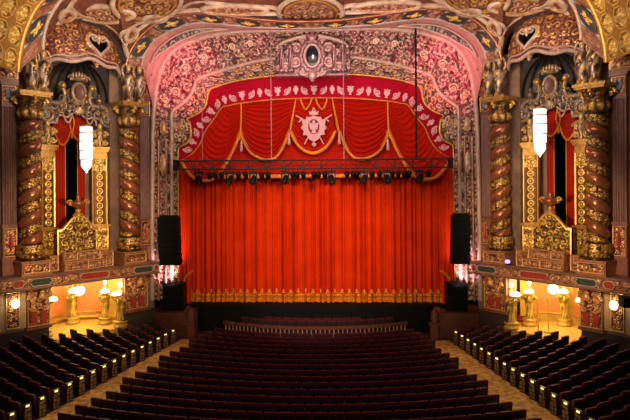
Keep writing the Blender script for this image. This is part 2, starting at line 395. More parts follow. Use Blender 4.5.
# ------------------------------------------------------------------ proscenium curves
def mirror(P):
    P = P.copy(); P[-1, 0] = 0
    return np.concatenate((P, P[-2::-1]*np.array((-1, 1, 1))))
def px_curve(keys, Y, n, even=True):
    P = np.array([onY(x, y, Y) for x, y in keys]); P = smooth_curve(P, n*4 if even else n)
    if even: P = resample(P, n)
    return mirror(P)
C1k = [(152.5, 300), (152.5, 200), (153, 150), (153, 138), (153.3, 130), (153.6, 122), (154, 114), (155, 103), (156.5, 90), (160, 74), (166, 60), (176, 49), (190, 42), (215, 35), (250, 31), (313, 30)]
C2k = [(172, 300), (172, 200), (172, 150), (172, 138), (172, 130), (172, 122), (172, 115), (174, 110), (182, 104), (190, 96), (194.5, 87), (196.5, 81), (202, 77), (222, 70.5), (262, 60.5), (313, 55)]
C3k = [(178, 300), (178, 200), (178, 153), (180, 147), (188, 142), (191, 134), (190, 124), (187, 119), (195, 115), (202, 110), (206, 104), (209, 91), (216, 86.5), (240, 80), (275, 75.5), (313, 73.5)]
NC = 600
C1 = px_curve(C1k, 40.2, NC, False); C2 = px_curve(C2k, 41.2, NC, False); C3 = px_curve(C3k, 41.7, NC, False)
# even spacing along C2 while the three stay matched
al = arclen(C2); q = np.linspace(0, al[-1], 1100)
C1, C2, C3 = [np.stack([np.interp(q, al, c[:, i]) for i in range(3)], 1) for c in (C1, C2, C3)]
E0k = [(126, 66), (129, 54), (134, 45), (142, 35), (151, 27), (163, 20), (176, 15.5), (190, 13.5), (200, 13.5), (220, 15), (245, 18), (280, 21), (313, 21.5)]
E1k = [(141.5, 66), (144, 56), (148, 48), (154, 41), (161, 36), (168, 32), (179, 27), (190, 24), (205, 22.5), (230, 25), (258, 27.2), (285, 28), (313, 28.3)]
E0 = px_curve(E0k, 38.3, 260); E1 = px_curve(E1k, 39.0, 260)
C1t = C1[(C1[:, 2] > onY(154, 112, 40.2)[2])]; C1t = resample(C1t, 519)

arch = thing('proscenium_arch', 'ornate polychrome proscenium arch framing the red stage curtain', 'arch', (0, 41, 0))
def loft(A, B, m, bulge=0.0, cell=.7, depth=.2, seed=1, out=(0, -1, 0)):
    t = np.linspace(0, 1, m)[None, :, None]; P = A[:, None]*(1-t)+B[:, None]*t
    d = A-B; d = np.cross(np.gradient((A+B)/2, axis=0), d); d /= np.linalg.norm(d, axis=1, keepdims=True)
    if np.sum(d[:, 1]) > 0: d = -d
    P = P+d[:, None]*(bulge*np.sin(PI*t))
    mid = (A+B)/2; sA = np.repeat(arclen(mid)[:, None], m, 1); wT = np.linalg.norm(A-B, axis=1)[:, None]*t[..., 0]
    L = sA[-1, 0]; sM = np.minimum(sA, L-sA)
    H = relief(sM, wT, cell, seed)
    ed = np.minimum(t[..., 0], 1-t[..., 0])*np.linalg.norm(A-B, axis=1)[:, None]
    H = H*np.clip(ed/.12, 0, 1)
    return P, d, H, sM, wT
P, d, H, sM, wT = loft(C1, C2, 56, bulge=-.45, cell=.62, seed=11)
H2 = relief(sM, wT, .30, 23); H = .55*H+.6*H2*H2
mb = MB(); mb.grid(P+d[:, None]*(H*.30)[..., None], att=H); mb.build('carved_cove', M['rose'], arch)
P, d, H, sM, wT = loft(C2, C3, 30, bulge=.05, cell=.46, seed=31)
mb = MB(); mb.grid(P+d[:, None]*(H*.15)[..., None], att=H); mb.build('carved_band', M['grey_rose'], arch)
mb = MB(); mb.tube(C2+np.array((0, -.06, 0)), .13, 10); mb.tube(C1+np.array((0, -.04, 0)), .15, 10); mb.build('cream_moulding', M['cream'], arch)
mb = MB(); mb.tube(C3, .085, 8); mb.build('gilt_bead', M['gold_plain'], arch)
# vertical strip bands within the jambs
for pxa, Y in ((158.5, 40.45), (166, 40.8)):
    a_ = onY(pxa, 140, Y); b_ = onY(pxa, 300, Y)
    for s in (-1, 1):
        pts = np.linspace(a_, b_, 60); pts[:, 0] = s*np.abs(pts[:, 0]); mb = MB(); mb.tube(pts, .09, 8); mb.build('jamb_moulding', M['grey_rose'], arch)
# ornaments in jambs: silver shields
for s in (-1, 1):
    for (x, y, hh) in ((163, 165, .75), (163, 128, .5)):
        c = onY(x, y, 40.45); c[0] = s*abs(c[0]); m_ = MB()
        m_.ball(c, (.22, .12, hh), 14, 12); m_.spiral(c+np.array((0, -.12, hh*.4)), np.array((1., 0, 0)), np.array((0, 0, 1.)), .2, 1.5, .05); m_.spiral(c+np.array((0, -.12, -hh*.4)), np.array((1., 0, 0)), np.array((0, 0, -1.)), .2, 1.5, .05)
        m_.build('jamb_cartouche', M['grey_rose'], arch)
    # large whorls at the haunches and rosettes along the cove
    for (x, y, R) in ((176, 92, .55), (166, 101, .4), (204, 58, .45), (232, 47, .4), (250, 44, .38), (186, 68, .5)):
        c = onY(x, y, 40.55); c[0] = s*abs(c[0]); m_ = MB()
        m_.spiral(c, np.array((s*1., 0, 0)), np.array((0, -.3, .95)), R*.6, 1.6, .06)
        m_.build('whorl', M['rose'], arch)

# salmon reveal with slate lens panels
t_ = thing('sounding_arch', 'salmon arch above the proscenium with a band of dark medallions', 'arch', (0, 39, 0))
A = resample(E1, 519); mb = MB(); tt = np.linspace(0, 1, 40)[None, :, None]
mb.grid(A[:, None]*(1-tt)+C1t[:, None]*tt+np.array((0, 1, 0))*(.22*np.sin(PI*tt)-.10*np.abs(np.sin(4*PI*tt))**.7)); mb.build('salmon_reveal', M['pink_plain'], t_)
La = [(151, 63), (157, 51), (165, 43), (177, 35), (190, 30.3), (205, 28.6), (216, 28.6), (228, 29.2)]
Lb = [(151, 63), (158, 55), (168, 48.5), (179, 41.5), (190, 37), (201, 32.8), (214, 30.6), (228, 29.4)]
for s in (-1, 1):
    a_ = smooth_curve([onY(x, y, 39.32) for x, y in La], 160); b_ = smooth_curve([onY(x, y, 39.32) for x, y in Lb], 160)
    a_[:, 0] = s*np.abs(a_[:, 0]); b_[:, 0] = s*np.abs(b_[:, 0])
    t = np.linspace(0, 1, 24)[None, :, None]; P = a_[:, None]*(1-t)+b_[:, None]*t
    H = relief(arclen(a_)[:, None], np.linalg.norm(a_-b_, axis=1)[:, None]*t[..., 0], .6, 41)*(.2+np.sin(PI*t[..., 0])*.8)
    mb = MB(); mb.grid(P+np.array((0, -1, 0))*(.06*H)[..., None], att=H); mb.build('lens_panel', M['slate'], t_)
    mb = MB(); mb.tube(a_, .06, 6); mb.tube(b_, .06, 6); mb.build('lens_moulding', M['cream'], t_)
# medallion band
mb = MB(); tt = np.linspace(0, 1, 14)[None, :, None]; P = E0[:, None]*(1-tt)+E1[:, None]*tt
sA = np.repeat(arclen(E0)[:, None], 14, 1); mb.grid(P, att=relief(sA, tt[..., 0]*1.0, .5, 9)*.8); mb.build('medallion_band', M['rust_carved'], t_)
mb = MB(); mb.tube(E0, .12, 8); mb.build('outer_moulding', M['copper'], t_); mb = MB(); mb.tube(E1, .08, 8); mb.build('inner_moulding', M['cream'], t_)
aE = arclen((E0+E1)/2); LE = aE[-1]
def on_band(A_, B_, arc, sm, tv):
    a = np.stack([np.interp(sm, arc, A_[:, i]) for i in range(3)], -1); b = np.stack([np.interp(sm, arc, B_[:, i]) for i in range(3)], -1)
    return a*(1-tv)[..., None]+b*tv[..., None]
def medallion(A_, B_, arc, s0, s1, parent, h0=.06, h1=.94):
    """an octagonal dark plaque with a gilt boss and blue corner triangles"""
    c = (s0+s1)/2; hw = (s1-s0)/2
    oct_ = np.array([(-1, .0), (-.72, -.72), (0, -1), (.72, -.72), (1, 0), (.72, .72), (0, 1), (-.72, .72)])
    ps = c+oct_[:, 0]*hw; pt = .5+oct_[:, 1]*(h1-h0)/2
    Q = on_band(A_, B_, arc, ps, pt); cen = on_band(A_, B_, arc, np.array([c]), np.array([.5]))[0]
    n = np.cross(Q[2]-Q[6], Q[0]-Q[4]); n /= np.linalg.norm(n)
    if np.dot(n, np.array((0, 20, 9))-cen) < 0: n = -n
    m_ = MB(); V = np.concatenate((Q, Q+n*.07)); m_.add(V, [tuple(range(8, 16))]+[(i, (i+1) % 8, 8+(i+1) % 8, 8+i) for i in range(8)])
    pl_ = m_.build('medallion', M['slate_dark'], parent)
    ex = (Q[4]-Q[0])/2; ey = (Q[2]-Q[6])/2
    a = np.linspace(0, 2*PI, 49)[:, None]; r = np.linspace(0, 1, 12)[None]
    lob = .50+.16*np.cos(4*a); X = r*lob*np.cos(a); Y = r*lob*np.sin(a)
    H = relief(X*hw+c, Y*.5, .22, 5)*(1-r)**.3
    G = cen+n*.1+X[..., None]*ex+Y[..., None]*ey+(H*.1)[..., None]*n
    m_ = MB(); m_.grid(G, att=H*.7+.3); m_.build('rosette', M['gold'], pl_)
    for (sx, sy) in ((-1, -1), (1, -1), (1, 1), (-1, 1)):
        k = np.array([(sx*1.0, sy*1.0), (sx*1.0, sy*.55), (sx*.72, sy*1.0)])
        Q = on_band(A_, B_, arc, c+k[:, 0]*hw, .5+k[:, 1]*(h1-h0)/2)+n*.05
        m_ = MB(); m_.add(np.concatenate((Q, Q-n*.05)), [(0, 1, 2), (3, 5, 4), (0, 1, 4, 3), (1, 2, 5, 4), (2, 0, 3, 5)]); m_.build('blue_corner', M['sky'], pl_)
u0 = .55; step = 2.55
k = 0
while u0+k*step+1.6 < LE/2-.3:
    a_ = u0+k*step; medallion(E0, E1, aE, a_, a_+1.6, t_); medallion(E0, E1, aE, LE-a_-1.6, LE-a_, t_); k += 1
for kk in range(k):
    for a_ in (u0+kk*step+1.75, LE-(u0+kk*step+1.75)-.65):
        g = np.linspace(0, .65, 16)[:, None]; t = np.linspace(.2, .8, 12)[None]
        Q = on_band(E0, E1, aE, a_+g+0*t, t+0*g); H = relief(g+a_, t, .3, 77)*np.minimum(1, np.minimum(g, .65-g)*8)
        mb = MB(); mb.grid(Q+np.array((0, -1, -.2))*(.03+H*.1)[..., None], att=H); mb.build('carved_tablet', M['rust_carved'], t_)

# ------------------------------------------------------------------ ceiling
RIMk = [(17.5, 72), (18.5, 60), (20, 50), (24, 33), (32, 14), (42, 0), (60, -16), (100, -30), (160, -40), (230, -45), (313, -46)]
TINk = [(43, 50), (43, 43), (44.5, 32), (48, 20), (56, 6), (66, -5), (84, -15), (110, -21), (160, -28), (230, -31), (313, -32)]
RIM = px_curve(RIMk, 32.3, 200); TIN = px_curve(TINk, 33.4, 200)
BAYk = [(44, 43), (48, 36), (55, 29), (63, 24.5), (72, 22), (82, 21), (92, 22.5), (102, 27), (111, 34), (119, 44), (124, 56), (126, 66)]
def onWp(px, py, v): u, z = onW(px, py, v); return uvz(-1, u, v, z)
bay = resample(smooth_curve([onWp(x, y, -.3) for x, y in BAYk], 120), 60)
half = np.concatenate((bay[:-1], E0[:130])); half[-1, 0] = 0
B = mirror(resample(half, 180)); T = resample(TIN, 359)
t = np.linspace(0, 1, 26)[None, :, None]
P = B[:, None]*(1-t)+T[:, None]*t
P[..., 2] = B[:, None, 2]+(np.maximum(T[:, None, 2], B[:, None, 2]+.3)-B[:, None, 2])*np.sin(PI/2*t[..., 0])**.9
CEIL = P
sA = np.repeat(arclen(B)[:, None], 26, 1); H = relief(sA, t[..., 0]*5, .8, 3)*.35
mb = MB(); mb.grid(P, att=H); struct('ceiling', mb, M['rust_carved'])
Pf = P.reshape(-1, 3)
def proj(Q):
    d = np.asarray(Q)-CAM; z = d @ _f
    return np.stack((315+FPX*(d @ CR)/z, 185-FPX*(d @ CU)/z), -1)
PXC = proj(Pf)
def on_ceiling(px, py):
    """the ceiling point seen at a left-half pixel (interpolated from the nearest grid points)"""
    d2 = (PXC[:, 0]-px)**2+(PXC[:, 1]-py)**2; i = np.argsort(d2)[:4]; w_ = 1/(d2[i]+.3); return (Pf[i]*w_[:, None]).sum(0)/w_.sum()
def rib(keys, r=.13, name='rib'):
    p = np.array([on_ceiling(x, y) for x, y in keys]); p = smooth_curve(p, 12*len(keys)); p[:, 2] -= .05
    return p
mb = MB()
RIBS = [[(128, 57), (125, 46), (121, 37), (113, 29), (104, 24)], [(124, 46), (129, 38), (138, 29), (149, 21), (162, 14), (178, 10.5), (200, 9)],
        [(44, 42), (50, 32), (58, 25), (68, 19), (78, 17), (90, 17), (104, 23)], [(58, 25), (64, 14), (70, 6), (74, 0), (78, -6)], [(70, 6), (78, 13), (84, 16)],
        [(121, 37), (124, 31), (132, 26), (146, 20)], [(146, 20), (150, 16)], [(178, 10.5), (186, 5), (193, 2), (205, 1)], [(200, 9), (230, 11), (262, 13.5), (285, 15.5)],
        [(112, 0), (118, 8), (128, 14)], [(205, 1), (240, 4), (270, 6), (281, 9)]]
for kq in RIBS:
    p = rib(kq)
    for s in (-1, 1):
        q = p.copy(); q[:, 0] = s*np.abs(q[:, 0]) if s > 0 else -np.abs(q[:, 0]); mb.tube(q, .17, 8, flat=.4)
struct('trim_1', mb, M['rib'])
# carved panels between the ribs
M['rust_gold'] = carved('rust gilt field', (.11, .035, .02), (.27, .12, .045), (.58, .36, .14), .25, .42)
def ceil_oval(name, px, py, rx, ry, label, m_, nl=0, grp=None, mir=None):
    c = on_ceiling(px, py)
    ex = on_ceiling(px+4, py)-on_ceiling(px-4, py); ey = on_ceiling(px, py+2)-on_ceiling(px, py-2)
    n = np.cross(ex, ey); n /= np.linalg.norm(n)
    if n[2] > 0: n = -n
    ex = ex/np.linalg.norm(ex); ey = np.cross(n, ex); ey /= np.linalg.norm(ey)
    if px > 300: ex, ey, n = np.array((1., 0, 0)), np.array((0, .96, -.28)), np.array((0, -.28, -.96)); c[0] = 0
    if mir: c, ex, ey, n = [q*np.array((-1, 1, 1)) for q in (c, ex, ey, n)]
    t = thing(name, label, 'ceiling ornament', c, grp)
    a = np.linspace(0, 2*PI, 97)[:, None]; r = np.linspace(0, 1, 34)[None]
    lo = 1+(.06*np.cos(nl*a) if nl else 0)
    X = r*lo*rx*np.cos(a); Y = r*lo*ry*np.sin(a); H = relief(X+px, Y, .55, 13)*np.clip((1-r)*6, 0, 1)
    G = c+n*.16+X[..., None]*ex+Y[..., None]*ey+(H*.13)[..., None]*n
    m1 = MB(); m1.grid(G, att=H); m1.build('carved_field', m_, t)
    ring = c+n*.12+np.outer(1.04*lo*rx*np.cos(a), ex)+np.outer(1.04*lo*ry*np.sin(a), ey)
    m1 = MB(); m1.tube(ring, .17, 8); m1.build('oval_frame', M['rib'], t)
    m1 = MB(); m1.tube(c+n*.2+np.outer(.86*lo*rx*np.cos(a), ex)+np.outer(.86*lo*ry*np.sin(a), ey), .07, 6); m1.build('inner_ring', M['gold_plain'], t)
ceil_oval('ceiling_medallion', 312.5, 11, 1.95, 1.75, 'carved oval ceiling medallion centred above the proscenium arch', M['rust_carved'])
for mi, sd in ((None, 'left'), (True, 'right')):
    ceil_oval('ceiling_medallion', 147, 1, 2.0, 1.75, f'large gilt oval medallion cut off by the picture top, {sd} of centre', M['rust_gold'], 0, 'oval ceiling medallions', mi)
    ceil_oval('ceiling_panel', 105, 13, 1.6, .62, f'rust scrollwork ceiling panel over the {sd} box canopy', M['rust_carved'], 4, 'rust ceiling panels', mi)
    ceil_oval('ceiling_panel', 66, 14, .45, .40, f'small rust panel at the outer end of the vault above the {sd} box', M['rust_carved'], 3, 'rust ceiling panels', mi)
    ceil_oval('ceiling_panel', 130, 34, .38, .42, f'small rust spandrel panel near the pair of figures {sd} of the stage', M['rust_carved'], 3, 'rust ceiling panels', mi)
    ceil_oval('ceiling_panel', 155, 17, .7, .24, f'narrow rust panel between the {sd} oval medallion and the arch', M['rust_carved'], 0, 'rust ceiling panels', mi)
    ceil_oval('ceiling_panel', 235, 8, 2.0, .42, f'long low rust panel {sd} of the central ceiling oval', M['rust_carved'], 0, 'rust ceiling panels', mi)
# outer transverse arch with medallions and the coffered vault beyond it
t_ = thing('transverse_arch', 'wide ceiling arch with dark medallions springing from the outer columns', 'arch', (0, 33, 15))
tt = np.linspace(0, 1, 14)[None, :, None]; T2 = resample(TIN, 399); R2 = resample(RIM, 399); mb = MB()
mb.grid(R2[:, None]*(1-tt)+T2[:, None]*tt, att=np.repeat(relief(arclen(R2)[:, None], tt[0, :, 0][None], .5, 8)*.7, 1, 0)); mb.build('medallion_band', M['rust_carved'], t_)
mb = MB(); mb.tube(R2, .17, 10); mb.build('gilt_rim', M['gold_plain'], t_); mb = MB(); mb.tube(T2, .12, 8); mb.build('inner_moulding', M['cream'], t_)
aR = arclen((R2+T2)/2); LR = aR[-1]
for a_ in (1.1, 3.6):
    medallion(R2, T2, aR, a_, a_+1.5, t_, .12, .88); medallion(R2, T2, aR, LR-a_-1.5, LR-a_, t_, .12, .88)
mb = MB(); g = np.linspace(0, 1, 170)[None, :, None]
HALF = R2[:120]
for s in (-1, 1):
    base = resample(HALF, 420); base[:, 0] = s*np.abs(base[:, 0])
    P = base[:, None]+np.array((s*.4, -5.5, 0.0))*g
    sa = arclen(base)[:, None]+0*g[..., 0]; sb = 5.5*g[0, :, 0][None]+0*sa
    cs = 1.25; fx = np.abs((sa/cs) % 1-.5)*2; fy = np.abs((sb/cs) % 1-.5)*2
    octd = np.maximum(np.maximum(fx, fy), (fx+fy)*.72)
    rl = relief(sa, sb, .36, 66); H = np.where(octd < .70, rl*.5+.38, np.where(octd < .82, .12, np.where(octd < .9, .9, .3))); hh = np.where(octd < .76, -.20+.14*rl, 0.)
    mb = MB(); mb.grid(P, h=hh, ref=(0, 20, 9), att=H); struct('ceiling_coffer_'+('left' if s < 0 else 'right'), mb, M['coffer'])
# ------------------------------------------------------------------ the two bays beside the stage
def LEX(s, al=0.0):
    """unit vectors of a plane turned by al about z on the bay wall: across, out, up"""
    ca, sa = math.cos(al), math.sin(al)
    a = E_U*ca-E_V*sa; b = E_U*sa+E_V*ca
    return np.array((s*a[0], a[1], 0)), np.array((s*b[0], b[1], 0)), np.array((0, 0, 1.))
def SIDE(s): return 'left' if s < 0 else 'right'
def figure_bust(mb, c, ex, ev, h, seed=0):
    """a scrolled herm: volute foot, swelling body, arms, head"""
    c = np.asarray(c, float); k = h/2.6
    hf = lambda T, Z, R: .10*relief(T*.5+seed, Z, .26, seed)
    mb.lathe(c, [(.26*k, .0), (.30*k, .12*k), (.22*k, .32*k), (.26*k, .6*k), (.36*k, .95*k), (.31*k, 1.15*k), (.40*k, 1.45*k), (.40*k, 1.65*k), (.22*k, 1.85*k), (.10*k, 1.93*k), (.12*k, 2.0*k)], 20, h=hf)
    return k
def column(s, uc, hand, label):
    b = uvz(s, uc, 0, FASC1); t = thing('twisted_column', label, 'column', b, 'twisted columns of the boxes')
    ex, ev, ez = LEX(s)
    m_ = MB()
    m_.ubox(s, uc-.86, uc+.86, -.78, .80, FASC1, 5.28); m_.ubox(s, uc-.80, uc+.80, -.78, .74, 5.28, 5.92); m_.ubox(s, uc-.86, uc+.86, -.78, .80, 5.92, 6.02)
    pl = m_.build('pedestal', M['bronze'], t)
    m_ = MB(); upanel(m_, s, uc-.74, uc+.74, .745, 5.32, 5.88, cell=.36, depth=.07, seed=uc, res=.035); m_.build('carved_panel', M['bronze'], pl)
    c = uvz(s, uc, 0, 6.02)
    m_ = MB(); hf = lambda T, Z, R: .09*relief(T*.65, Z, .33, 2)*((Z > .12) & (Z < .9))
    zs = np.linspace(.12, .95, 20)
    m_.lathe(c, [(.02, 0), (.74, 0), (.74, .11)]+[(.60+.09*math.sin(PI*(z-.12)/.83), z) for z in zs]+[(.58, .99)], 72, h=hf); m_.build('base', M['column_gold'], t)
    zt = np.linspace(6.98, 14.0, 250); th = np.linspace(0, 2*PI, 73)
    Z, T = np.meshgrid(zt, th); ph = ((Z-6.98)/1.33+hand*T/(2*PI)) % 1
    f = .50; cop = ph < f
    bul = np.where(cop, .13*np.sin(PI*ph/f)**.8, 0); hl = .11*relief(T*.62, Z, .27, 6)*np.clip(np.sin(PI*(ph-f)/(1-f)), 0, 1)**.5
    R = .50+np.where(cop, bul, .02+hl)
    P = np.stack((c[0]+R*np.cos(T), c[1]+R*np.sin(T), Z), -1)
    mc = (cop[1:, 1:] & cop[:-1, :-1])
    m1 = MB(); m1.grid(P, mask=mc); m1.build('shaft', M['copper'], t)
    m1 = MB(); m1.grid(P, mask=~mc, att=np.where(cop, .2, hl*9)); m1.build('foliage_band', M['column_gold'], t)
    c = uvz(s, uc, 0, 13.95)
    m_ = MB(); zs = np.linspace(.18, 1.35, 28)
    hf = lambda T, Z, R: (.13*np.abs(np.cos(T*4))*np.clip(np.sin((Z-.18)*PI/.55) if np.ndim(Z) else 0, 0, 1)+.10*relief(T*.65, Z, .3, 8))*(Z > .17)*(Z < 1.36)
    m_.lathe(c, [(.02, 0), (.56, 0), (.64, .06), (.64, .13), (.54, .18)]+[(.53+.22*((z-.18)/1.17)**2, z) for z in zs], 72, h=hf)
    for a in range(4):
        q = PI/4+a*PI/2; dv = np.array((math.cos(q), math.sin(q), 0)); m_.spiral(c+dv*.72+ez*1.15, dv, ez, .27, 1.5, .09)
    cp = m_.build('capital', M['column_gold'], t)
    m_ = MB(); m_.ubox(s, uc-.84, uc+.84, -.80, .84, 15.33, 15.45); m_.ubox(s, uc-.92, uc+.92, -.80, .92, 15.45, 15.62); m_.build('abacus', M['column_gold'], cp)
def pilaster(s, uc, label):
    t = thing('fluted_pilaster', label, 'pilaster', uvz(s, uc, -.5, FASC1), 'fluted pilasters'); ex, ev, ez = LEX(s)
    m_ = MB(); m_.ubox(s, uc-.44, uc+.44, -.8, -.40, FASC1, 6.15); m_.ubox(s, uc-.40, uc+.40, -.8, -.44, 6.15, 7.95); m_.ubox(s, uc-.45, uc+.45, -.8, -.38, 7.95, 8.08); p = m_.build('pedestal', M['rust'], t)
    m_ = MB(); upanel(m_, s, uc-.36, uc+.36, -.43, 6.25, 7.85, cell=.28, depth=.06, seed=3, res=.03); m_.build('carved_panel', M['bronze'], p)
    m_ = MB(); m_.ball(uvz(s, uc, -.38, 7.05), (.15, .06, .5), 16, 12); m_.build('red_oval', M['red_panel'], p)
    x = np.linspace(-.37, .37, 61); fl = np.where(np.abs(x) < .33, -.06*np.abs(np.sin((x+.33)*PI*5/.66)), 0)
    z = np.array((8.08, 14.75)); U, Z = np.meshgrid(x, z, indexing='ij'); P = uvz(s, uc+U, -.48+fl[:, None]+0*Z, Z)
    m_ = MB(); m_.grid(P, smooth=False); m_.ubox(s, uc-.37, uc+.37, -.8, -.56, 8.08, 14.75); m_.build('fluted_shaft', M['plum'], t)
    m_ = MB(); m_.ubox(s, uc-.42, uc+.42, -.8, -.42, 14.75, 14.9); m_.ubox(s, uc-.39, uc+.39, -.8, -.46, 14.9, 16.0); m_.ubox(s, uc-.48, uc+.48, -.8, -.36, 16.0, 16.18); cp = m_.build('capital', M['plum'], t)
    m_ = MB(); upanel(m_, s, uc-.38, uc+.38, -.455, 14.95, 15.95, cell=.3, depth=.05, seed=4, res=.03); m_.build('carved_face', M['bronze'], cp)
    o = uvz(s, uc, -.42, 15.5); sh = [(-.2, .3), (-.07, .3), (-.07, -.02), (.07, -.02), (.07, .3), (.2, .3), (.2, -.1), (.1, -.28), (-.1, -.28), (-.2, -.1)]
    m_ = MB(); m_.plate(o, ex, ez, ev, sh, .08); m_.build('blue_shield', M['shield_blue'], cp)
def entab(s, u0, u1, label):
    t = thing('entablature', label, 'entablature', uvz(s, (u0+u1)/2, -.5, 16.18), 'carved entablatures')
    m_ = MB(); m_.ubox(s, u0, u1, -.8, -.42, 16.18, 16.36); m_.ubox(s, u0, u1, -.8, -.5, 16.36, 17.3); m_.ubox(s, u0-.05, u1+.05, -.8, -.3, 17.3, 17.46); m_.ubox(s, u0-.1, u1+.1, -.8, -.1, 17.46, 17.62); m_.ubox(s, u0-.1, u1+.1, -.8, .02, 17.62, 17.8); m_.build('cornice', M['plum'], t)
    m_ = MB(); upanel(m_, s, u0+.03, u1-.03, -.495, 16.38, 17.28, cell=.5, depth=.09, seed=6, res=.045); m_.build('carved_frieze', M['bronze'], t)

HEART = np.array([(16*math.sin(q)**3, 13*math.cos(q)-5*math.cos(2*q)-2*math.cos(3*q)-math.cos(4*q)) for q in np.linspace(0, 2*PI, 61)])/16
def in_poly(x, y, P):
    r = np.zeros(np.shape(x), bool); n = len(P)
    for i in range(n-1):
        (x0, y0), (x1, y1) = P[i], P[i+1]
        if y0 == y1: continue
        r ^= ((y0 > y) != (y1 > y)) & (x < (x1-x0)*(y-y0)/(y1-y0)+x0)
    return r
def canopy(s):
    sd = SIDE(s); t = thing('box_canopy', f'gilt scrollwork hood with a dark heart-shaped opening over the {sd} box', 'canopy', uvz(s, 3.05, -.3, 17.4), 'box canopies')
    a = np.linspace(0, 1, 150)[:, None]; b = np.linspace(0, 1, 90)[None]
    def surf(a, b, off=0.0):
        sn = np.sin(PI*np.clip(a, .0, 1)); u = 3.05+2.62*(-np.cos(PI*a)*.55+(2*a-1)*.45)
        zb = 17.38+.42*sn-.14*np.cos(a*PI*6)*sn; zt = 17.45+2.85*sn**.42
        z = zb+(zt-zb)*np.sin(PI/2*b); v = -.55+1.15*sn**.7*np.cos(PI/2*b)**.8+.25*sn*(1-b)+off
        return u+0*b, v, z
    U, V, Z = surf(a, b); P = uvz(s, U, V, Z)
    hc = (2.42, 18.92); hs = .70
    hx, hy = (U-hc[0])/hs, (Z-hc[1])/(hs*.98)
    hole = in_poly(hx, hy, HEART); rim = in_poly(hx/1.22, hy/1.22+.02, HEART)
    H = relief(U*1.0, Z, .56, 14+s, 11)*.75; H2 = relief(U, Z, .24, 19); H = np.maximum(H, .62*H2)
    ed = np.clip(np.minimum(b*1.0, 1-b)*9, 0, 1)*np.clip(np.minimum(a, 1-a)*12, 0, 1); H = H*ed
    H = np.where(rim, .95, H)
    fm = ~(hole[1:, 1:] | hole[:-1, :-1] | hole[1:, :-1] | hole[:-1, 1:])
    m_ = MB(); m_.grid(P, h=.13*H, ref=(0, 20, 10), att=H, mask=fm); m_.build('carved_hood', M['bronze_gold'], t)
    m_ = MB(); q = a[:, 0]; U, V, Z = surf(q, np.zeros(150)); m_.tube(uvz(s, U, V+.03, Z), .12, 8); U, V, Z = surf(q, np.full(150, .08)); m_.tube(uvz(s, U, V+.05, Z), .06, 6); m_.build('lower_moulding', M['cream'], t)
    m_ = MB(); U, V, Z = surf(q, np.full(150, .985)); m_.tube(uvz(s, U, V+.05, Z), .10, 8); m_.build('upper_moulding', M['plum'], t)
    # rim and crest of the opening
    hu = hc[0]+HEART[:, 0]*hs*1.05; hz = hc[1]+HEART[:, 1]*hs*1.03
    av = np.linspace(.02, .98, 400); uu = surf(av, np.zeros(400))[0]
    def vat(u, z):
        q = np.interp(u, uu, av); sn = np.sin(PI*q); zb = 17.38+.42*sn; zt = 17.45+2.85*sn**.42; k = np.clip((z-zb)/(zt-zb), 0, .999); bb = np.arcsin(k)/(PI/2)
        return -.55+1.15*sn**.7*np.cos(PI/2*bb)**.8+.25*sn*(1-bb)
    m_ = MB(); m_.tube(uvz(s, hu, vat(hu, hz)+.12, hz), .09, 8); m_.build('opening_rim', M['cream'], t)
    ex, ev, ez = LEX(s); m_ = MB(); zt_ = hc[1]+.42; c = uvz(s, hc[0], vat(hc[0], zt_)+.15, zt_)
    m_.ball(c, (.16, .14, .2)); m_.spiral(c+ex*.26, ex, ez, .24, 1.5, .07, 1, PI); m_.spiral(c-ex*.26, -ex, ez, .24, 1.5, .07, 1, PI); m_.ball(c-ez*.25, (.09, .09, .16)); m_.build('bow_crest', M['grey_rose'], t)
    m_ = MB(); z_ = 17.86; c = uvz(s, 2.55, .62, z_); m_.ball(c, (.22, .16, .3)); m_.spiral(c+ex*.2+ez*.15, ex, ez, .2, 1.4, .06, 1, PI); m_.spiral(c-ex*.2+ez*.15, -ex, ez, .2, 1.4, .06, 1, PI); m_.ball(c-ez*.3, .1); m_.build('pendant', M['grey_rose'], t)
M['bronze_gold'] = carved('gilt scroll on wine ground', (.10, .03, .03), (.24, .085, .055), (.85, .50, .16), .35, .34)
M['fascia'] = carved('fascia carving', (.17, .055, .03), (.34, .15, .07), (.62, .36, .16), .25, .42)

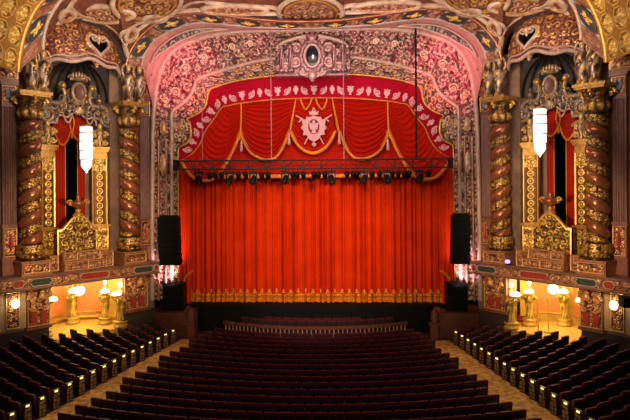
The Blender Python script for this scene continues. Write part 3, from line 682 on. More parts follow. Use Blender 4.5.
def portal(s):
    sd = SIDE(s); ex, ev, ez = LEX(s)
    t = thing('box_portal', f'smoky gilt scrolled pediment with oval cartouche above the {sd} box', 'pediment', uvz(s, 2.95, -1.2, 12.7), 'box pediments')
    a = np.linspace(0, 1, 130)[:, None]; b = np.linspace(0, 1, 80)[None]; U = .75+a*4.4; du = U-2.95
    lo = np.where(np.abs(du) < 1.25, 14.25+.55*np.sqrt(np.clip(1-(du/1.25)**2, 0, 1))+.18*np.cos(du*5.0), 14.15)
    hi = 15.15+1.35*np.exp(-(du/1.15)**4)+.35*np.exp(-((np.abs(du)-1.7)/.35)**2)
    Z = lo+(hi-lo)*b; H = np.maximum(relief(U, Z, .6, 33, 9), .7*relief(U, Z, .28, 35)); ed = np.clip(np.minimum(b, 1-b)*10, 0, 1)
    V = -1.35+.25*np.sin(PI*b)+0*U
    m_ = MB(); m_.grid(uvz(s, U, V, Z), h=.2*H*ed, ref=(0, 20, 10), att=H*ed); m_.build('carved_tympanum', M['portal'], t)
    m_ = MB(); q = a[:, 0]*4.4+.75; m_.tube(uvz(s, q, -1.2, lo[:, 0]-.02), .08, 8); m_.build('arch_moulding', M['cream'], t)
    # S-scrolls rising to the volute balls
    for k, ub, uo in ((1, 3.95, 4.95), (-1, 2.1, 1.0)):
        m_ = MB(); p = smooth_curve(np.array([(uo, 14.35), (uo+.1*k, 14.9), (uo-.25*k, 15.3), (ub+.1*k, 15.35), (ub-.15*k, 15.8), (ub-.02*k, 16.3)]), 40)
        m_.tube(uvz(s, p[:, 0], -1.0, p[:, 1]), .14, 8, att=.7); m_.spiral(uvz(s, uo, -.95, 14.55), ex, ez, .5, 2.0, .13, k); m_.spiral(uvz(s, ub, -.95, 16.4), ex*k, ez, .24, 1.2, .09)
        m_.build('scroll', M['portal'], t)
        m_ = MB(); m_.ball(uvz(s, ub, -.9, 16.42), .19, 14, 10); m_.build('volute_ball', M['gold_plain'], t)
        m_ = MB(); uf = 4.8 if k > 0 else 1.6; c = uvz(s, uf, -.95, 15.1)
        m_.lathe(c, [(.02, 0), (.16, 0), (.12, .1), (.08, .3), (.2, .42), (.26, .6), (.2, .75), (.08, .85), (.12, .92), (.02, 1.05)], 16); m_.build('finial', M['portal'], t)
    c = uvz(s, 2.92, -.95, 16.1); q = np.linspace(0, 2*PI, 60)
    m_ = MB(); m_.tube(c+np.outer(.42*np.cos(q), ex)+np.outer(.56*np.sin(q), ez), .11, 8, att=.8); m_.spiral(c-ez*.62+ex*.25, ex, ez, .25, 1.4, .08); m_.spiral(c-ez*.62-ex*.25, -ex, ez, .25, 1.4, .08); cf = m_.build('cartouche_frame', M['portal'], t)
    m_ = MB(); m_.ball(c-ev*.02, (.40, .2, .54), 18, 12); m_.build('cartouche_oval', M['plum'], cf)
    m_ = MB(); c2 = uvz(s, 2.92, -.95, 16.95); m_.ball(c2, (.5, .22, .16), 16, 8)
    for j in (-2, -1, 0, 1, 2): m_.ball(c2+ex*.2*j+ez*(.28-.05*abs(j)), (.1, .1, .2), 8, 8)
    m_.spiral(c2+ex*.5, ex, ez, .2, 1.2, .07); m_.spiral(c2-ex*.5, -ex, ez, .2, 1.2, .07); m_.build('crown', M['portal'], t)
    m_ = MB(); c3 = uvz(s, 2.92, -.92, 15.2)
    for j in range(7):
        g = (j-3)*.33; m_.tube(np.array([c3, c3+ex*.32*math.sin(g)-ez*.32*math.cos(g), c3+ex*.5*math.sin(g)-ez*.55*math.cos(g)]), np.array((.05, .1, .05)), 6, att=.7)
    m_.build('shell', M['portal'], t)
    for k in (-1, 1):
        m_ = MB(); q = np.linspace(-1, 1, 17)
        for x in q: m_.ball(uvz(s, 2.92+k*(.75+.38*x*0+.32*(x)), -1.0, 14.75-.55*(1-x*x)+.15*x), .055, 6, 5)
        m_.build('bead_garland', M['grey_rose'], t)
    for k, up, al in ((1, 4.95, -.25), (-1, 1.6, .25)):
        # herm head over each gilt pilaster
        m_ = MB(); c = uvz(s, up, -.9, 12.75); figure_bust(m_, c, ex, ev, 1.55, 5); m_.ball(c+ev*.05+ez*1.28, (.15, .16, .2), 14, 10); m_.spiral(c+ex*.32+ez*.75, ex, ez, .25, 1.6, .09); m_.spiral(c-ex*.32+ez*.75, -ex, ez, .25, 1.6, .09); m_.spiral(c+ex*.3+ez*.3+ev*.1, ex, -ez, .2, 1.6, .07); m_.spiral(c-ex*.3+ez*.3+ev*.1, -ex, -ez, .2, 1.6, .07)
        m_.build('herm_head', M['portal_gold'], t)
M['portal_gold'] = carved('smoky gold', (.13, .06, .03), (.42, .25, .10), (.82, .56, .2), .4, .38)
def gilt_pilaster(s, uc, al, label):
    ex, ev, ez = LEX(s, al); c = uvz(s, uc, -.95, FASC1); t = thing('gilt_pilaster', label, 'pilaster', c, 'gilt pilasters of the boxes')
    def bx(m_, hw, d0, d1, z0, z1): m_.box((-hw, d0, z0), (hw, d1, z1), lambda V: c*np.array((1, 1, 0))+V[:, :1]*ex+V[:, 1:2]*ev+V[:, 2:]*ez)
    m_ = MB(); bx(m_, .55, -.3, .16, FASC1, 7.62); bx(m_, .62, -.3, .22, 7.62, 7.74); ped = m_.build('pedestal', M['gold_plain'], t)
    def face(m_, w_, z0, z1, d, fn, res=.035):
        n = int(w_/res); m = int((z1-z0)/res); x = np.linspace(-w_/2, w_/2, n)[:, None]; z = np.linspace(z0, z1, m)[None]
        H = fn(x, z); m_.grid(c*np.array((1, 1, 0))+x[..., None]*ex+z[..., None]*ez+(d+.07*H)[..., None]*ev, att=H)
    m_ = MB(); face(m_, .98, 6.25, 7.55, .165, lambda x, z: np.maximum(relief(x+uc, z, .36, 12), np.where((np.abs(x) > .42)+0*z > 0, .9, 0))); m_.build('carved_panel', M['gold'], ped)
    m_ = MB(); bx(m_, .46, -.3, .1, 7.74, 12.0); sh = m_.build('shaft', M['gold_plain'], t)
    def guil(x, z):
        p = (z % .46)/.46-.5; r = np.hypot(x/.22, p*.46/.22); ring = np.exp(-((r-.78)/.2)**2); dot = np.exp(-(r/.3)**2); top = (z > 11.2)*relief(x, z, .3, 9)
        return np.maximum(np.maximum(np.where(z < 11.2, np.maximum(ring, dot), 0), top), np.where(np.abs(x)+0*z > .38, .95, 0))
    m_ = MB(); face(m_, .9, 7.78, 11.95, .105, guil); m_.build('guilloche_face', M['gold'], sh)
    m_ = MB(); bx(m_, .50, -.3, .16, 11.95, 12.12); bx(m_, .47, -.3, .13, 12.12, 12.42); bx(m_, .56, -.3, .22, 12.42, 12.58); bx(m_, .62, -.3, .28, 12.58, 12.74); m_.build('capital', M['gold_plain'], t)

def drape_grid(s, u0, u1, zt, zb, v, amp, per, ph=0.0):
    n = int((abs(u1-u0))/.02)+2; u = np.linspace(u0, u1, n)[:, None]; z = np.linspace(zb, zt, 12)[None]
    return uvz(s, u+0*z, v+amp*np.sin((u-u0)*2*PI/per+ph)+0*z, z+0*u)
def swag_grid(A, Bp, top, bot, n, m, folds, amp, out):
    """U-shaped folds between two hanging points; A, Bp top corners (3D), top/bot drop functions of x in 0..1"""
    x = np.linspace(0, 1, n)[:, None]; t = np.linspace(0, 1, m)[None]
    P = A*(1-x[..., None])+Bp*x[..., None]
    dz = -(top(x)*(1-t)+bot(x)*t)
    w_ = 4*x*(1-x)
    off = amp*(w_**.5)*(np.abs(np.sin(PI*folds*t))*.8+.5*t)
    return P+np.array((0, 0, 1.))*dz[..., None]+out*off[..., None]
def drapery(s):
    sd = SIDE(s); ex, ev, ez = LEX(s); t = thing('box_drapery', f'red velvet drapery with gold-edged swags framing the dark {sd} box opening', 'curtain', uvz(s, 3.0, -1.7, 5.2), 'box draperies')
    m_ = MB(); m_.grid(drape_grid(s, 4.35, 3.42, 14.9, 5.2, -1.9, .07, .17)); m_.build('drape_panel', M['box_red'], t)
    m_ = MB(); m_.grid(drape_grid(s, 2.62, 2.12, 14.9, 5.2, -1.9, .07, .17)); m_.build('drape_panel', M['box_red'], t)
    m_ = MB(); m_.tube(uvz(s, np.full(8, 3.42), -1.85, np.linspace(14, 5.2, 8)), .035, 6); m_.tube(uvz(s, np.full(8, 2.62), -1.85, np.linspace(14, 5.2, 8)), .035, 6); m_.build('edge_trim', M['trim_gold'], t)
    for (ua, ub, d) in ((4.3, 3.15, 2.2), (3.2, 2.0, 1.9)):
        A = uvz(s, ua, -1.62, 15.0); B_ = uvz(s, ub, -1.62, 15.0); bot = lambda x, d=d: 1.1+(d-1.1)*np.sin(PI*x)**.8
        m_ = MB(); m_.grid(swag_grid(A, B_, lambda x: 0*x, bot, 40, 70, 7, .12, ev)); sw = m_.build('swag', M['box_red'], t)
        x = np.linspace(0, 1, 40); e = A[None]*(1-x[:, None])+B_[None]*x[:, None]-ez*bot(x)[:, None]+ev*(.06*(4*x*(1-x))**.5+.03)[:, None]
        m_ = MB(); m_.tube(e, .075, 6); m_.build('gold_edge', M['trim_gold'], sw)
    m_ = MB(); q = smooth_curve(np.array([(3.18, 14.95), (3.3, 14.2), (3.18, 13.5)]), 16); m_.tube(uvz(s, q[:, 0], -1.45, q[:, 1]), .05, 6); q = smooth_curve(np.array([(3.18, 14.95), (3.02, 14.2), (3.18, 13.5)]), 16); m_.tube(uvz(s, q[:, 0], -1.45, q[:, 1]), .05, 6); m_.ball(uvz(s, 3.18, -1.42, 13.4), (.09, .09, .2)); m_.build('gold_tassel', M['trim_gold'], t)
def parapet(s):
    sd = SIDE(s); t = thing('box_parapet', f'pierced gilt parapet with a curved top on the {sd} box front', 'parapet', uvz(s, 3.55, -.1, FASC1), 'box parapets')
    a = np.linspace(0, 1, 110)[:, None]; b = np.linspace(0, 1, 90)[None]; U = 2.3+2.45*a; x = (U-3.52)/1.22
    hi = 7.62+.85*np.clip(np.cos(x*PI/2*1.25), 0, 1)**1.1; Z = 6.15+(hi-6.15)*b
    H = np.maximum(relief(U*1.0, Z, .42, 51, 8), .6*relief(U, Z, .2, 53)); rim = np.maximum((np.abs(x) > .93)+0*b, (hi-Z < .12))
    H = np.where(rim > 0, .95, H); V = -.1+.25*np.cos(x*PI/2)+0*b
    m_ = MB(); m_.grid(uvz(s, U, V, Z), h=.16*H, ref=(0, 20, 9), att=H); m_.build('pierced_panel', M['gold_dark'], t)
    m_ = MB(); u = U[:, 0]; m_.tube(uvz(s, u, -.05+.25*np.cos((u-3.52)/1.22*PI/2), hi[:, 0]), .085, 8); m_.build('top_rail', M['gold_plain'], t)
    for (u0, u1, v0, z0, z1) in ((1.25, 2.3, .12, 5.2, 6.15), (4.75, 5.3, .12, 5.2, 6.15)):
        m_ = MB(); m_.ubox(s, u0, u1, -.6, v0, z0, z1); p = m_.build('side_block', M['bronze'], t); m_ = MB(); upanel(m_, s, u0+.03, u1-.03, v0+.01, z0+.05, z1-.05, cell=.36, depth=.08, seed=u0, res=.035); m_.build('carved_face', M['fascia'], p)
    # stepped carved blocks in front
    for (u0, u1, v1, z0, z1) in ((2.0, 3.2, .62, 5.2, 5.72), (3.2, 4.7, .70, 5.2, 5.78), (2.35, 3.75, .52, 5.72, 6.35), (3.75, 4.65, .46, 5.78, 6.30), (1.5, 2.0, .5, 5.2, 5.9)):
        m_ = MB(); m_.ubox(s, u0, u1, -.2, v1, z0, z1); p = m_.build('carved_block', M['bronze'], t); m_ = MB(); upanel(m_, s, u0+.02, u1-.02, v1+.005, z0+.03, z1-.03, cell=.3, depth=.08, seed=u0*3+z0, res=.03); m_.build('carved_face', M['fascia'], p)
    c = uvz(s, 3.55, .12, 8.42); u_ = thing('parapet_urn', f'copper gilt urn standing on the {sd} box parapet', 'urn', c, 'parapet urns')
    m_ = MB(); m_.lathe(c, [(.02, 0), (.32, 0), (.34, .08), (.18, .2), (.13, .3), (.2, .36), (.13, .42)], 24); m_.build('foot', M['gold_plain'], u_)
    m_ = MB(); m_.lathe(c, [(.02, .42), (.18, .44), (.38, .6), (.44, .72), (.46, .84), (.38, .88), (.18, .94)], 24); m_.build('bowl', M['copper'], u_)
    m_ = MB(); m_.lathe(c, [(.16, .9), (.18, .98), (.1, 1.06), (.15, 1.15), (.1, 1.27), (.02, 1.3)], 20); m_.build('lid', M['copper'], u_)
    ex, ev, ez = LEX(s)
    for k in (-1, 1): m_ = MB(); m_.spiral(c+ex*.50*k+ez*.78, ex*k, ez, .2, 1.4, .075); m_.build('handle', M['gold_plain'], u_)
M['gold_dark'] = carved('gilt openwork', (.015, .008, .004), (.24, .13, .025), (.80, .55, .14), .45, .34)
def lantern(s, dz):
    sd = SIDE(s); c = uvz(s, 3.37, .85, 11.0+dz); t = thing('tiered_lantern', f'bright white tiered glass lantern hanging before the {sd} box', 'lantern', c, 'hanging lanterns')
    z = .42
    for r, h in ((.31, .42), (.36, .55), (.38, .55), (.37, .52), (.36, .38)):
        m_ = MB(); q = np.linspace(0, 2*PI, 1)
        m_.lathe(c+np.array((0, 0, z)), [(.02, 0), (r, .0), (r, h-.05), (r*.8, h-.02), (.02, h-.01)], 16, smooth=False); m_.build('glass_tier', M['lantern'], t); z += h
        m_ = MB(); qq = np.linspace(0, 2*PI, 25); m_.tube(c+np.array((0, 0, z-.03))+np.outer(r*np.cos(qq), (1, 0, 0))+np.outer(r*np.sin(qq), (0, 1, 0)), .035, 6); m_.build('tier_band', M['cream'], t)
    m_ = MB(); m_.lathe(c, [(.01, 0), (.05, .03), (.06, .12), (.16, .22), (.26, .36), (.27, .42), (.02, .43)], 16); m_.build('bottom_finial', M['lantern'], t)
    m_ = MB(); m_.lathe(c+np.array((0, 0, z-.02)), [(.02, 0), (.3, 0), (.3, .06), (.1, .14), (.02, .16)], 16); m_.build('cap', M['gold_plain'], t)
    m_ = MB(); m_.tube(np.array([c+np.array((0, 0, z)), c+np.array((0, 0, 17.75-11-dz))]), .018, 6); m_.build('chain', M['black'], t)
M['lantern'] = glow('lantern glass', (1, .95, .86), 1.25)
def fascia(s):
    sd = SIDE(s); t = thing('box_fascia', f'carved brown ledge with red and green panels under the {sd} box', 'ledge', uvz(s, 3, .5, FASC0), 'box ledges')
    m_ = MB(); m_.ubox(s, -1.62, 14, -.34, .80, FASC0+.1, FASC1-.1); m_.ubox(s, -1.66, 14, -.34, .86, FASC1-.1, FASC1); m_.ubox(s, -1.65, 14, -.34, .85, FASC0, FASC0+.1); m_.build('ledge', M['plum'], t)
    m_ = MB(); upanel(m_, s, -1.6, 12, .802, FASC0+.1, FASC1-.1, cell=.34, depth=.06, seed=2, res=.035, border=.03); m_.build('carved_face', M['fascia'], t)
    ex, ev, ez = LEX(s); zc = (FASC0+FASC1)/2
    for uc, hw, mt, nm in ((2.9, .95, 'red_panel', 'red_panel'), (6.1, .62, 'green_panel', 'green_panel'), (-.42, .72, 'green_panel', 'green_panel'), (7.35, .33, 'red_panel', 'red_panel'), (-1.38, .2, 'red_panel', 'red_panel')):
        k_ = min(.14, hw*.5); sh = [(-hw, 0), (-hw+k_, -.2), (hw-k_, -.2), (hw, 0), (hw-k_, .2), (-hw+k_, .2)]
        m_ = MB(); m_.plate(uvz(s, uc, .8, zc), ex, ez, ev, sh, .10); p = m_.build(nm, M[mt], t)
        k = np.array(sh+sh[:1]); m_ = MB(); m_.tube(resample(uvz(s, uc, .89, zc)+np.outer(k[:, 0], ex)+np.outer(k[:, 1], ez), 50), .035, 6); m_.build('panel_frame', M['cream'], p)
def corbel(s, uc, hw, label):
    ex, ev, ez = LEX(s); t = thing('scroll_corbel', label, 'corbel', uvz(s, uc, -.2, 2.0), 'scroll corbels')
    m_ = MB(); m_.ubox(s, uc-hw, uc+hw, -.35, -.12, 2.0, FASC0); m_.ubox(s, uc-hw-.06, uc+hw+.06, -.35, .0, 1.95, 2.12); bp = m_.build('back_plate', M['rust'], t)
    m_ = MB(); upanel(m_, s, uc-hw+.02, uc+hw-.02, -.115, 2.14, FASC0-.02, cell=.3, depth=.07, seed=uc, res=.035); m_.build('carved_face', M['bronze'], bp)
    for k in (-1, 1):
        m_ = MB(); m_.ubox(s, uc+k*.28-.17, uc+k*.28+.17, -.12, -.02, 2.3, 3.3); p = m_.build('red_panel', M['red_panel'], bp)
        m_ = MB(); c = uvz(s, uc+k*.30, .08, 3.75); m_.spiral(c, ex*k, ez, .34, 1.8, .12); m_.spiral(c-ez*.5+ev*-.06, ex*k, -ez, .24, 1.6, .09); m_.build('volute', M['bronze'], t)
    a = np.linspace(-1, 1, 40)[:, None]; z = np.linspace(3.15, FASC0-.02, 44)[None]; q = (z-3.15)/(FASC0-3.15)
    U = uc+a*hw*(.55+.45*q); V = -.1+(.28+.30*q**2)*(1-a*a*.7); H = relief(U, z+0*a, .3, uc+5)
    m_ = MB(); m_.grid(uvz(s, U, V, z), h=.12*H, ref=(0, 20, 6), att=H); m_.build('acanthus_bracket', M['bronze'], t)
    m_ = MB(); c = uvz(s, uc, .38, 3.9); m_.ball(c, (.17, .17, .24), 14, 10); m_.ball(c+ez*.26, (.13, .13, .12), 12, 8); m_.build('mask', M['bronze'], t)
def sconce(s):
    sd = SIDE(s); uc = 7.25; ex, ev, ez = LEX(s); t = thing('wall_sconce', f'lit wall sconce on a gilt carved plaque by the {sd} edge of the hall', 'wall lamp', uvz(s, uc, -.3, 2.1), 'wall sconces')
    m_ = MB(); m_.ubox(s, uc-.75, uc+.75, -.35, -.26, 2.1, 4.3); bp = m_.build('back_board', M['sconce_board'], t)
    m_ = MB(); upanel(m_, s, uc-.36, uc+.36, -.22, 2.2, 4.25, cell=.3, depth=.08, seed=17, res=.03); m_.build('carved_plaque', M['bronze_gold'], bp)
    m_ = MB(); q = smooth_curve(np.array([(-.2, 3.2), (.0, 3.15), (.18, 3.3), (.2, 3.45)]), 12); m_.tube(uvz(s, np.full(12, uc), q[:, 0], q[:, 1]), .04, 6); m_.build('arm', M['gold_plain'], t)
    m_ = MB(); m_.ball(uvz(s, uc, .2, 3.65), (.2, .2, .24), 16, 12); m_.build('lamp_globe', M['lamp_globe'], t)
M['sconce_board'] = mat('cream wall board', (.46, .30, .16), .6)
M['carved_figure'] = carved('smoky gilt figure', (.02, .011, .008), (.15, .08, .04), (.66, .42, .15), .35, .36, alt=((.03, .018, .016), (.13, .09, .075), (.45, .35, .27)), nscale=3)
def carved_figure(s, u, v, label):
    ex, ev, ez = LEX(s); c = uvz(s, u, v, 15.62); t = thing('carved_figure', label, 'carved figure', c, 'carved figures above the columns')
    m_ = MB(); k = figure_bust(m_, c, ex, ev, 2.6, int(u*10) % 7)
    m_.spiral(c+ev*.3+ez*1.2, ev, ez, .26, 1.5, .10); m_.spiral(c+ev*.22+ez*.25, ev, -ez, .24, 1.5, .09)
    m_.build('body', M['carved_figure'], t)
    m_ = MB(); h = c+ez*2.2+ev*.03; m_.ball(h, (.15, .16, .21), 14, 10); m_.ball(h+ez*.14, (.19, .19, .13), 12, 6); m_.ball(h+ev*.17-ez*.02, (.035, .035, .06), 6, 5); m_.build('head', M['carved_figure'], t)
    for kk in (-1, 1):
        m_ = MB(); p = smooth_curve(np.array([c+ex*.28*kk+ez*1.72, c+ex*.42*kk+ez*1.9, c+ex*.40*kk+ez*2.25, c+ex*.2*kk+ez*2.5]), 14); m_.tube(p, np.linspace(.11, .07, 14), 8, att=.6); m_.build('raised_arm', M['carved_figure'], t)
    m_ = MB(); m_.ball(c+ev*.28+ez*.2, .16, 12, 8); m_.build('gilt_ball', M['gold_plain'], t)

def statue(s, X, Y, label, yaw_to=(6, 20)):
    c = np.array((s*X, Y, 1.0)); t = thing('torch_statue', label, 'statue lamp', c, 'torch statues of the foyer alcoves')
    d = np.array((s*yaw_to[0]-c[0], yaw_to[1]-c[1], 0)); d /= np.linalg.norm(d); r = np.cross(d, (0, 0, 1.)); ez = np.array((0, 0, 1.))
    m_ = MB(); m_.lathe(c, [(.02, 0), (.46, 0), (.46, .16), (.40, .2), (.40, .34), (.44, .38), (.44, .44), (.02, .45)], 24); m_.build('pedestal', M['foyer_wall'], t)
    hf = lambda T, Z, R: .05*relief(T*.4, Z, .22, 4)
    m_ = MB(); m_.lathe(c, [(.20, .44), (.22, .6), (.19, .8), (.24, 1.15), (.28, 1.4), (.25, 1.55), (.30, 1.75), (.31, 1.9), (.14, 2.05), (.09, 2.1), (.1, 2.16)], 28, h=hf)
    m_.build('body', M['statue_gold'], t)
    m_ = MB(); h = c+ez*2.28; m_.ball(h, (.13, .14, .18), 14, 10); m_.ball(h+d*.14, (.03, .03, .05), 6, 5); m_.ball(h+ez*.1-d*.03, (.15, .15, .11), 12, 6); m_.build('head', M['statue_gold'], t)
    for k in (-1, 1):
        m_ = MB(); p = smooth_curve(np.array([c+r*.27*k+ez*1.9, c+r*.42*k+ez*1.75+d*.1, c+r*.36*k+ez*1.95+d*.36, c+r*.16*k+ez*2.1+d*.42]), 16); m_.tube(p, np.linspace(.095, .06, 16), 8, att=.6); m_.build('arm', M['statue_gold'], t)
    m_ = MB(); m_.lathe(c+d*.42, [(.02, 1.98), (.16, 2.02), (.32, 2.14), (.36, 2.2)], 20); m_.build('lamp_bowl', M['gold_plain'], t)
    m_ = MB(); m_.ball(c+d*.42+ez*2.27, (.30, .30, .14), 16, 8); m_.build('bowl_light', M['lamp_warm'], t)
    m_ = MB(); m_.lathe(c+np.array((0, 0, 2.42)), [(.07, 0), (.05, .1), (.09, .2), (.1, .24)], 10); m_.build('torch', M['gold_plain'], t)
    m_ = MB(); m_.ball(c+ez*2.77, (.1, .1, .16), 10, 8); m_.build('torch_flame', M['lamp_warm'], t)
    point('statue_lamp_light', tuple(c+d*.62+ez*2.75), 40, (1, .80, .36), .12)
M['statue_gold'] = carved('statue gilding', (.16, .09, .01), (.50, .33, .04), (.85, .66, .18), .4, .36)

for s in (-1, 1):
    sd = SIDE(s)
    column(s, 6.3, s, f'twisted copper and gold column on the {sd} box, farther from the stage')
    column(s, .05, -s, f'twisted copper and gold column on the {sd} box, nearer the stage')
    pilaster(s, 7.28, f'fluted plum pilaster at the outer {sd} edge of the hall')
    pilaster(s, -1.42, f'fluted plum pilaster between the {sd} box and the proscenium')
    entab(s, 6.75, 13, f'carved cornice over the outer {sd} pilaster'); entab(s, -2.05, -.85, f'short carved cornice beside the {sd} end of the proscenium')
    gilt_pilaster(s, 1.62, .25, f'broad gilt pilaster on the stage side of the {sd} box opening'); gilt_pilaster(s, 4.95, -.25, f'gilt pilaster on the outer side of the {sd} box opening')
    canopy(s); portal(s); drapery(s); parapet(s); lantern(s, 0 if s < 0 else .72); fascia(s)
    corbel(s, 5.85, .66, f'bracket with twin red panels under the outer column, {sd} of the foyer' if s < 0 else 'bracket with twin red panels under the outer column right of the right foyer'); corbel(s, -.5, .82, f'bracket with twin red panels between the {sd} foyer and the stage')
    sconce(s)
    for (u, v, n) in ((6.25, .1, f'outer of the two carved figures on the outer column of the {sd} box'), (5.62, .2, f'inner of the two carved figures on the outer column of the {sd} box'), (.12, .1, f'outer of the two carved figures on the inner column of the {sd} box'), (-.62, .2, f'inner of the two carved figures on the inner column of the {sd} box')):
        carved_figure(s, u, v, n)
    statue(s, 16.2, 39.5, f'gold torch-bearing statue on the outer back wall of the {sd} foyer alcove')
    statue(s, 14.0, 39.5, f'gold torch-bearing statue at the middle back of the {sd} foyer alcove')
    statue(s, 12.55, 38.5, f'gold torch-bearing statue at the stage-side jamb of the {sd} foyer alcove', (15, 33))
    statue(s, 16.35, 36.0, f'gold statue half hidden behind the outer bracket of the {sd} foyer alcove', (13, 38))
    # hanging globe
    c = onY(79.5, 290.5, 38.0) if s < 0 else onY(553, 289, 38.0); t = thing('globe_lamp', f'white globe lamp hanging in the {sd} foyer alcove', 'ceiling lamp', c, 'foyer globe lamps')
    m_ = MB(); m_.ball(c, (.32, .32, .30), 20, 14); m_.build('globe', M['lamp_globe'], t)
    m_ = MB(); m_.lathe(c+np.array((0, 0, .28)), [(.02, 0), (.14, 0), (.12, .08), (.03, .12), (.02, FASC0-.35-c[2])], 12); m_.build('stem', M['gold_plain'], t)
    point('foyer_light', (c[0], c[1]-.1, c[2]-.45), 125, (1, .80, .35), .2); point('foyer_light', (s*14.6, 39.6, 3.9), 80, (1, .80, .35), .2)
    point('lantern_light', tuple(uvz(s, 3.37, 1.5, 12.3)), 60, (1, .92, .8), .4)
# right alcove: stair and two stanchions
m_ = MB(); d0 = np.array((13.15, 40.5)); dr = np.array((.35, .94)); nr = np.array((.94, -.35))
st = thing('red_stair', 'red carpeted steps rising at the back of the right foyer alcove', 'stairs', (13.2, 40.4, 1.0))
for k in range(8):
    a_ = d0+dr*.32*k; q = [tuple(a_-nr*.9), tuple(a_+nr*.9), tuple(a_+nr*.9+dr*.36), tuple(a_-nr*.9+dr*.36)]
    m_ = MB(); m_.add(*clip_poly(1, q, 1.0, 1.18+.19*k)); m_.build('step', M['red_panel'], st)
for (x, y, n) in ((538, 305, 'yellow stanchion post nearer the stairs in the right foyer alcove'), (548, 305, 'yellow stanchion post farther from the stairs in the right foyer alcove')):
    c = onY(x, y, 37.6); c[2] = 1.0; t = thing('stanchion', n, 'stanchion', c, 'yellow stanchions')
    m_ = MB(); m_.lathe(c, [(.02, 0), (.26, 0), (.26, .05), (.05, .1)], 16); m_.build('foot', M['gold_plain'], t); m_ = MB(); m_.lathe(c, [(.05, .08), (.05, 2.1), (.07, 2.15), (.02, 2.2)], 10); m_.build('post', M['yellow'], t)
M_ = None
c = uvz(1, .9, .55, 5.2); t = thing('violet_lamp', 'small violet light on the ledge of the right box', 'stage light', c)
m_ = MB(); m_.box(c-np.array((.14, .14, 0)), c+np.array((.14, .14, .1))); m_.build('housing', M['black'], t); m_ = MB(); m_.ball(c+np.array((0, -.05, .2)), (.17, .12, .13)); m_.build('lens', M['violet'], t)
# dark loudspeaker at the right edge
c = onY(627, 302, 31.5); t = thing('wall_speaker', 'small black loudspeaker on the wall at the right edge beside the sconce', 'loudspeaker', c)
m_ = MB(); m_.box(c-np.array((.3, .3, .25)), c+np.array((.5, .3, .25))); m_.build('cabinet', M['black'], t); m_ = MB(); m_.tube(np.array([c+np.array((.3, 0, 0)), np.append(uvz(1, 8.6, -.35, 0)[:2], c[2])]), .05, 6); m_.build('wall_bracket', M['black'], t)
# ------------------------------------------------------------------ house curtain
def folds(x, k=1.0):
    ph = x*2*PI/.40+1.1*np.sin(x*1.7)+.8*np.sin(x*.71+1)+.5*np.sin(x*3.9+2)
    return -.40*(np.abs(np.sin(ph/2))**.9)*(.70+.30*np.sin(x*2.3))*k-.07*np.sin(ph*1.5+x)
YC = 43.05
hc = thing('house_curtain', 'tall pleated scarlet velvet curtain with a gold fringed hem closing the stage', 'curtain', (0, YC, ZST), None)
x = np.arange(-10.3, 10.3, .03)[:, None]; z = np.linspace(2.42, 14.5, 14)[None]
P = np.stack((x+0*z, YC+folds(x)*(1-.25*(z-2.5)/12)+.02*np.sin(z*1.3+x*5), z+0*x), -1)
m_ = MB(); m_.grid(P); m_.build('pleated_velvet', M['velvet'], hc)
xf = np.arange(-10.3, 10.3, .012)[:, None]; zf = np.array([1.86, 1.95, 2.12, 2.26, 2.28, 2.33, 2.40, 2.45])[None]
st = np.where(zf < 2.27, .06*np.sin(xf*2*PI/.07)*(2.4-zf), 0)+np.where((zf > 2.27) & (zf < 2.38), -.05, 0)
P = np.stack((xf+0*zf, YC-.06+folds(xf)*.97+st, zf-np.where(zf < 1.9, .03*np.abs(np.sin(xf*PI/.7)), 0)), -1)
m_ = MB(); m_.grid(P); m_.build('gold_fringe', M['trim_gold'], hc)
for i, xx in enumerate(np.arange(-10.1, 10.15, .52)):
    o = np.array((xx, YC-.09+float(folds(xx))*.97, 2.5)); ex, ez, ey = np.array((1., 0, 0)), np.array((0, 0, 1.)), np.array((0, -1., 0))
    m_ = MB(); m_.plate(o, ex, ez, ey, [(-.2, 0), (.2, 0), (.14, .08), (.06, .11), (.11, .2), (0, .32), (-.11, .2), (-.06, .11), (-.10, .07)], .04); m_.build('gold_motif', M['trim_gold'], hc)

for s in (-1, 1):
    sd = SIDE(s)
    t = thing('side_curtain', f'narrow dark red curtain leg at the {sd} end of the stage opening', 'curtain', (s*9.45, 42.3, ZST), 'stage side curtains')
    x = np.arange(-.62, .62, .02)[:, None]; z = np.linspace(1.84, 12.6, 10)[None]
    m_ = MB(); m_.grid(np.stack((s*9.5+x+0*z, 42.3-.08*np.sin(x*2*PI/.3)-.02*np.sin(x*2*PI/.11)+0*z, z+0*x), -1)); m_.build('pleated_cloth', M['velvet'], t)
    keys = [(193, 270.5), (189, 273.5), (184.5, 279), (184, 290), (184, 302)]
    p = smooth_curve(np.array([onY(a, b, 42.12) for a, b in keys]), 30); p[:, 0] = s*np.abs(p[:, 0])
    m_ = MB(); m_.tube(p, .09, 8); m_.build('gold_tieback', M['trim_gold'], t)

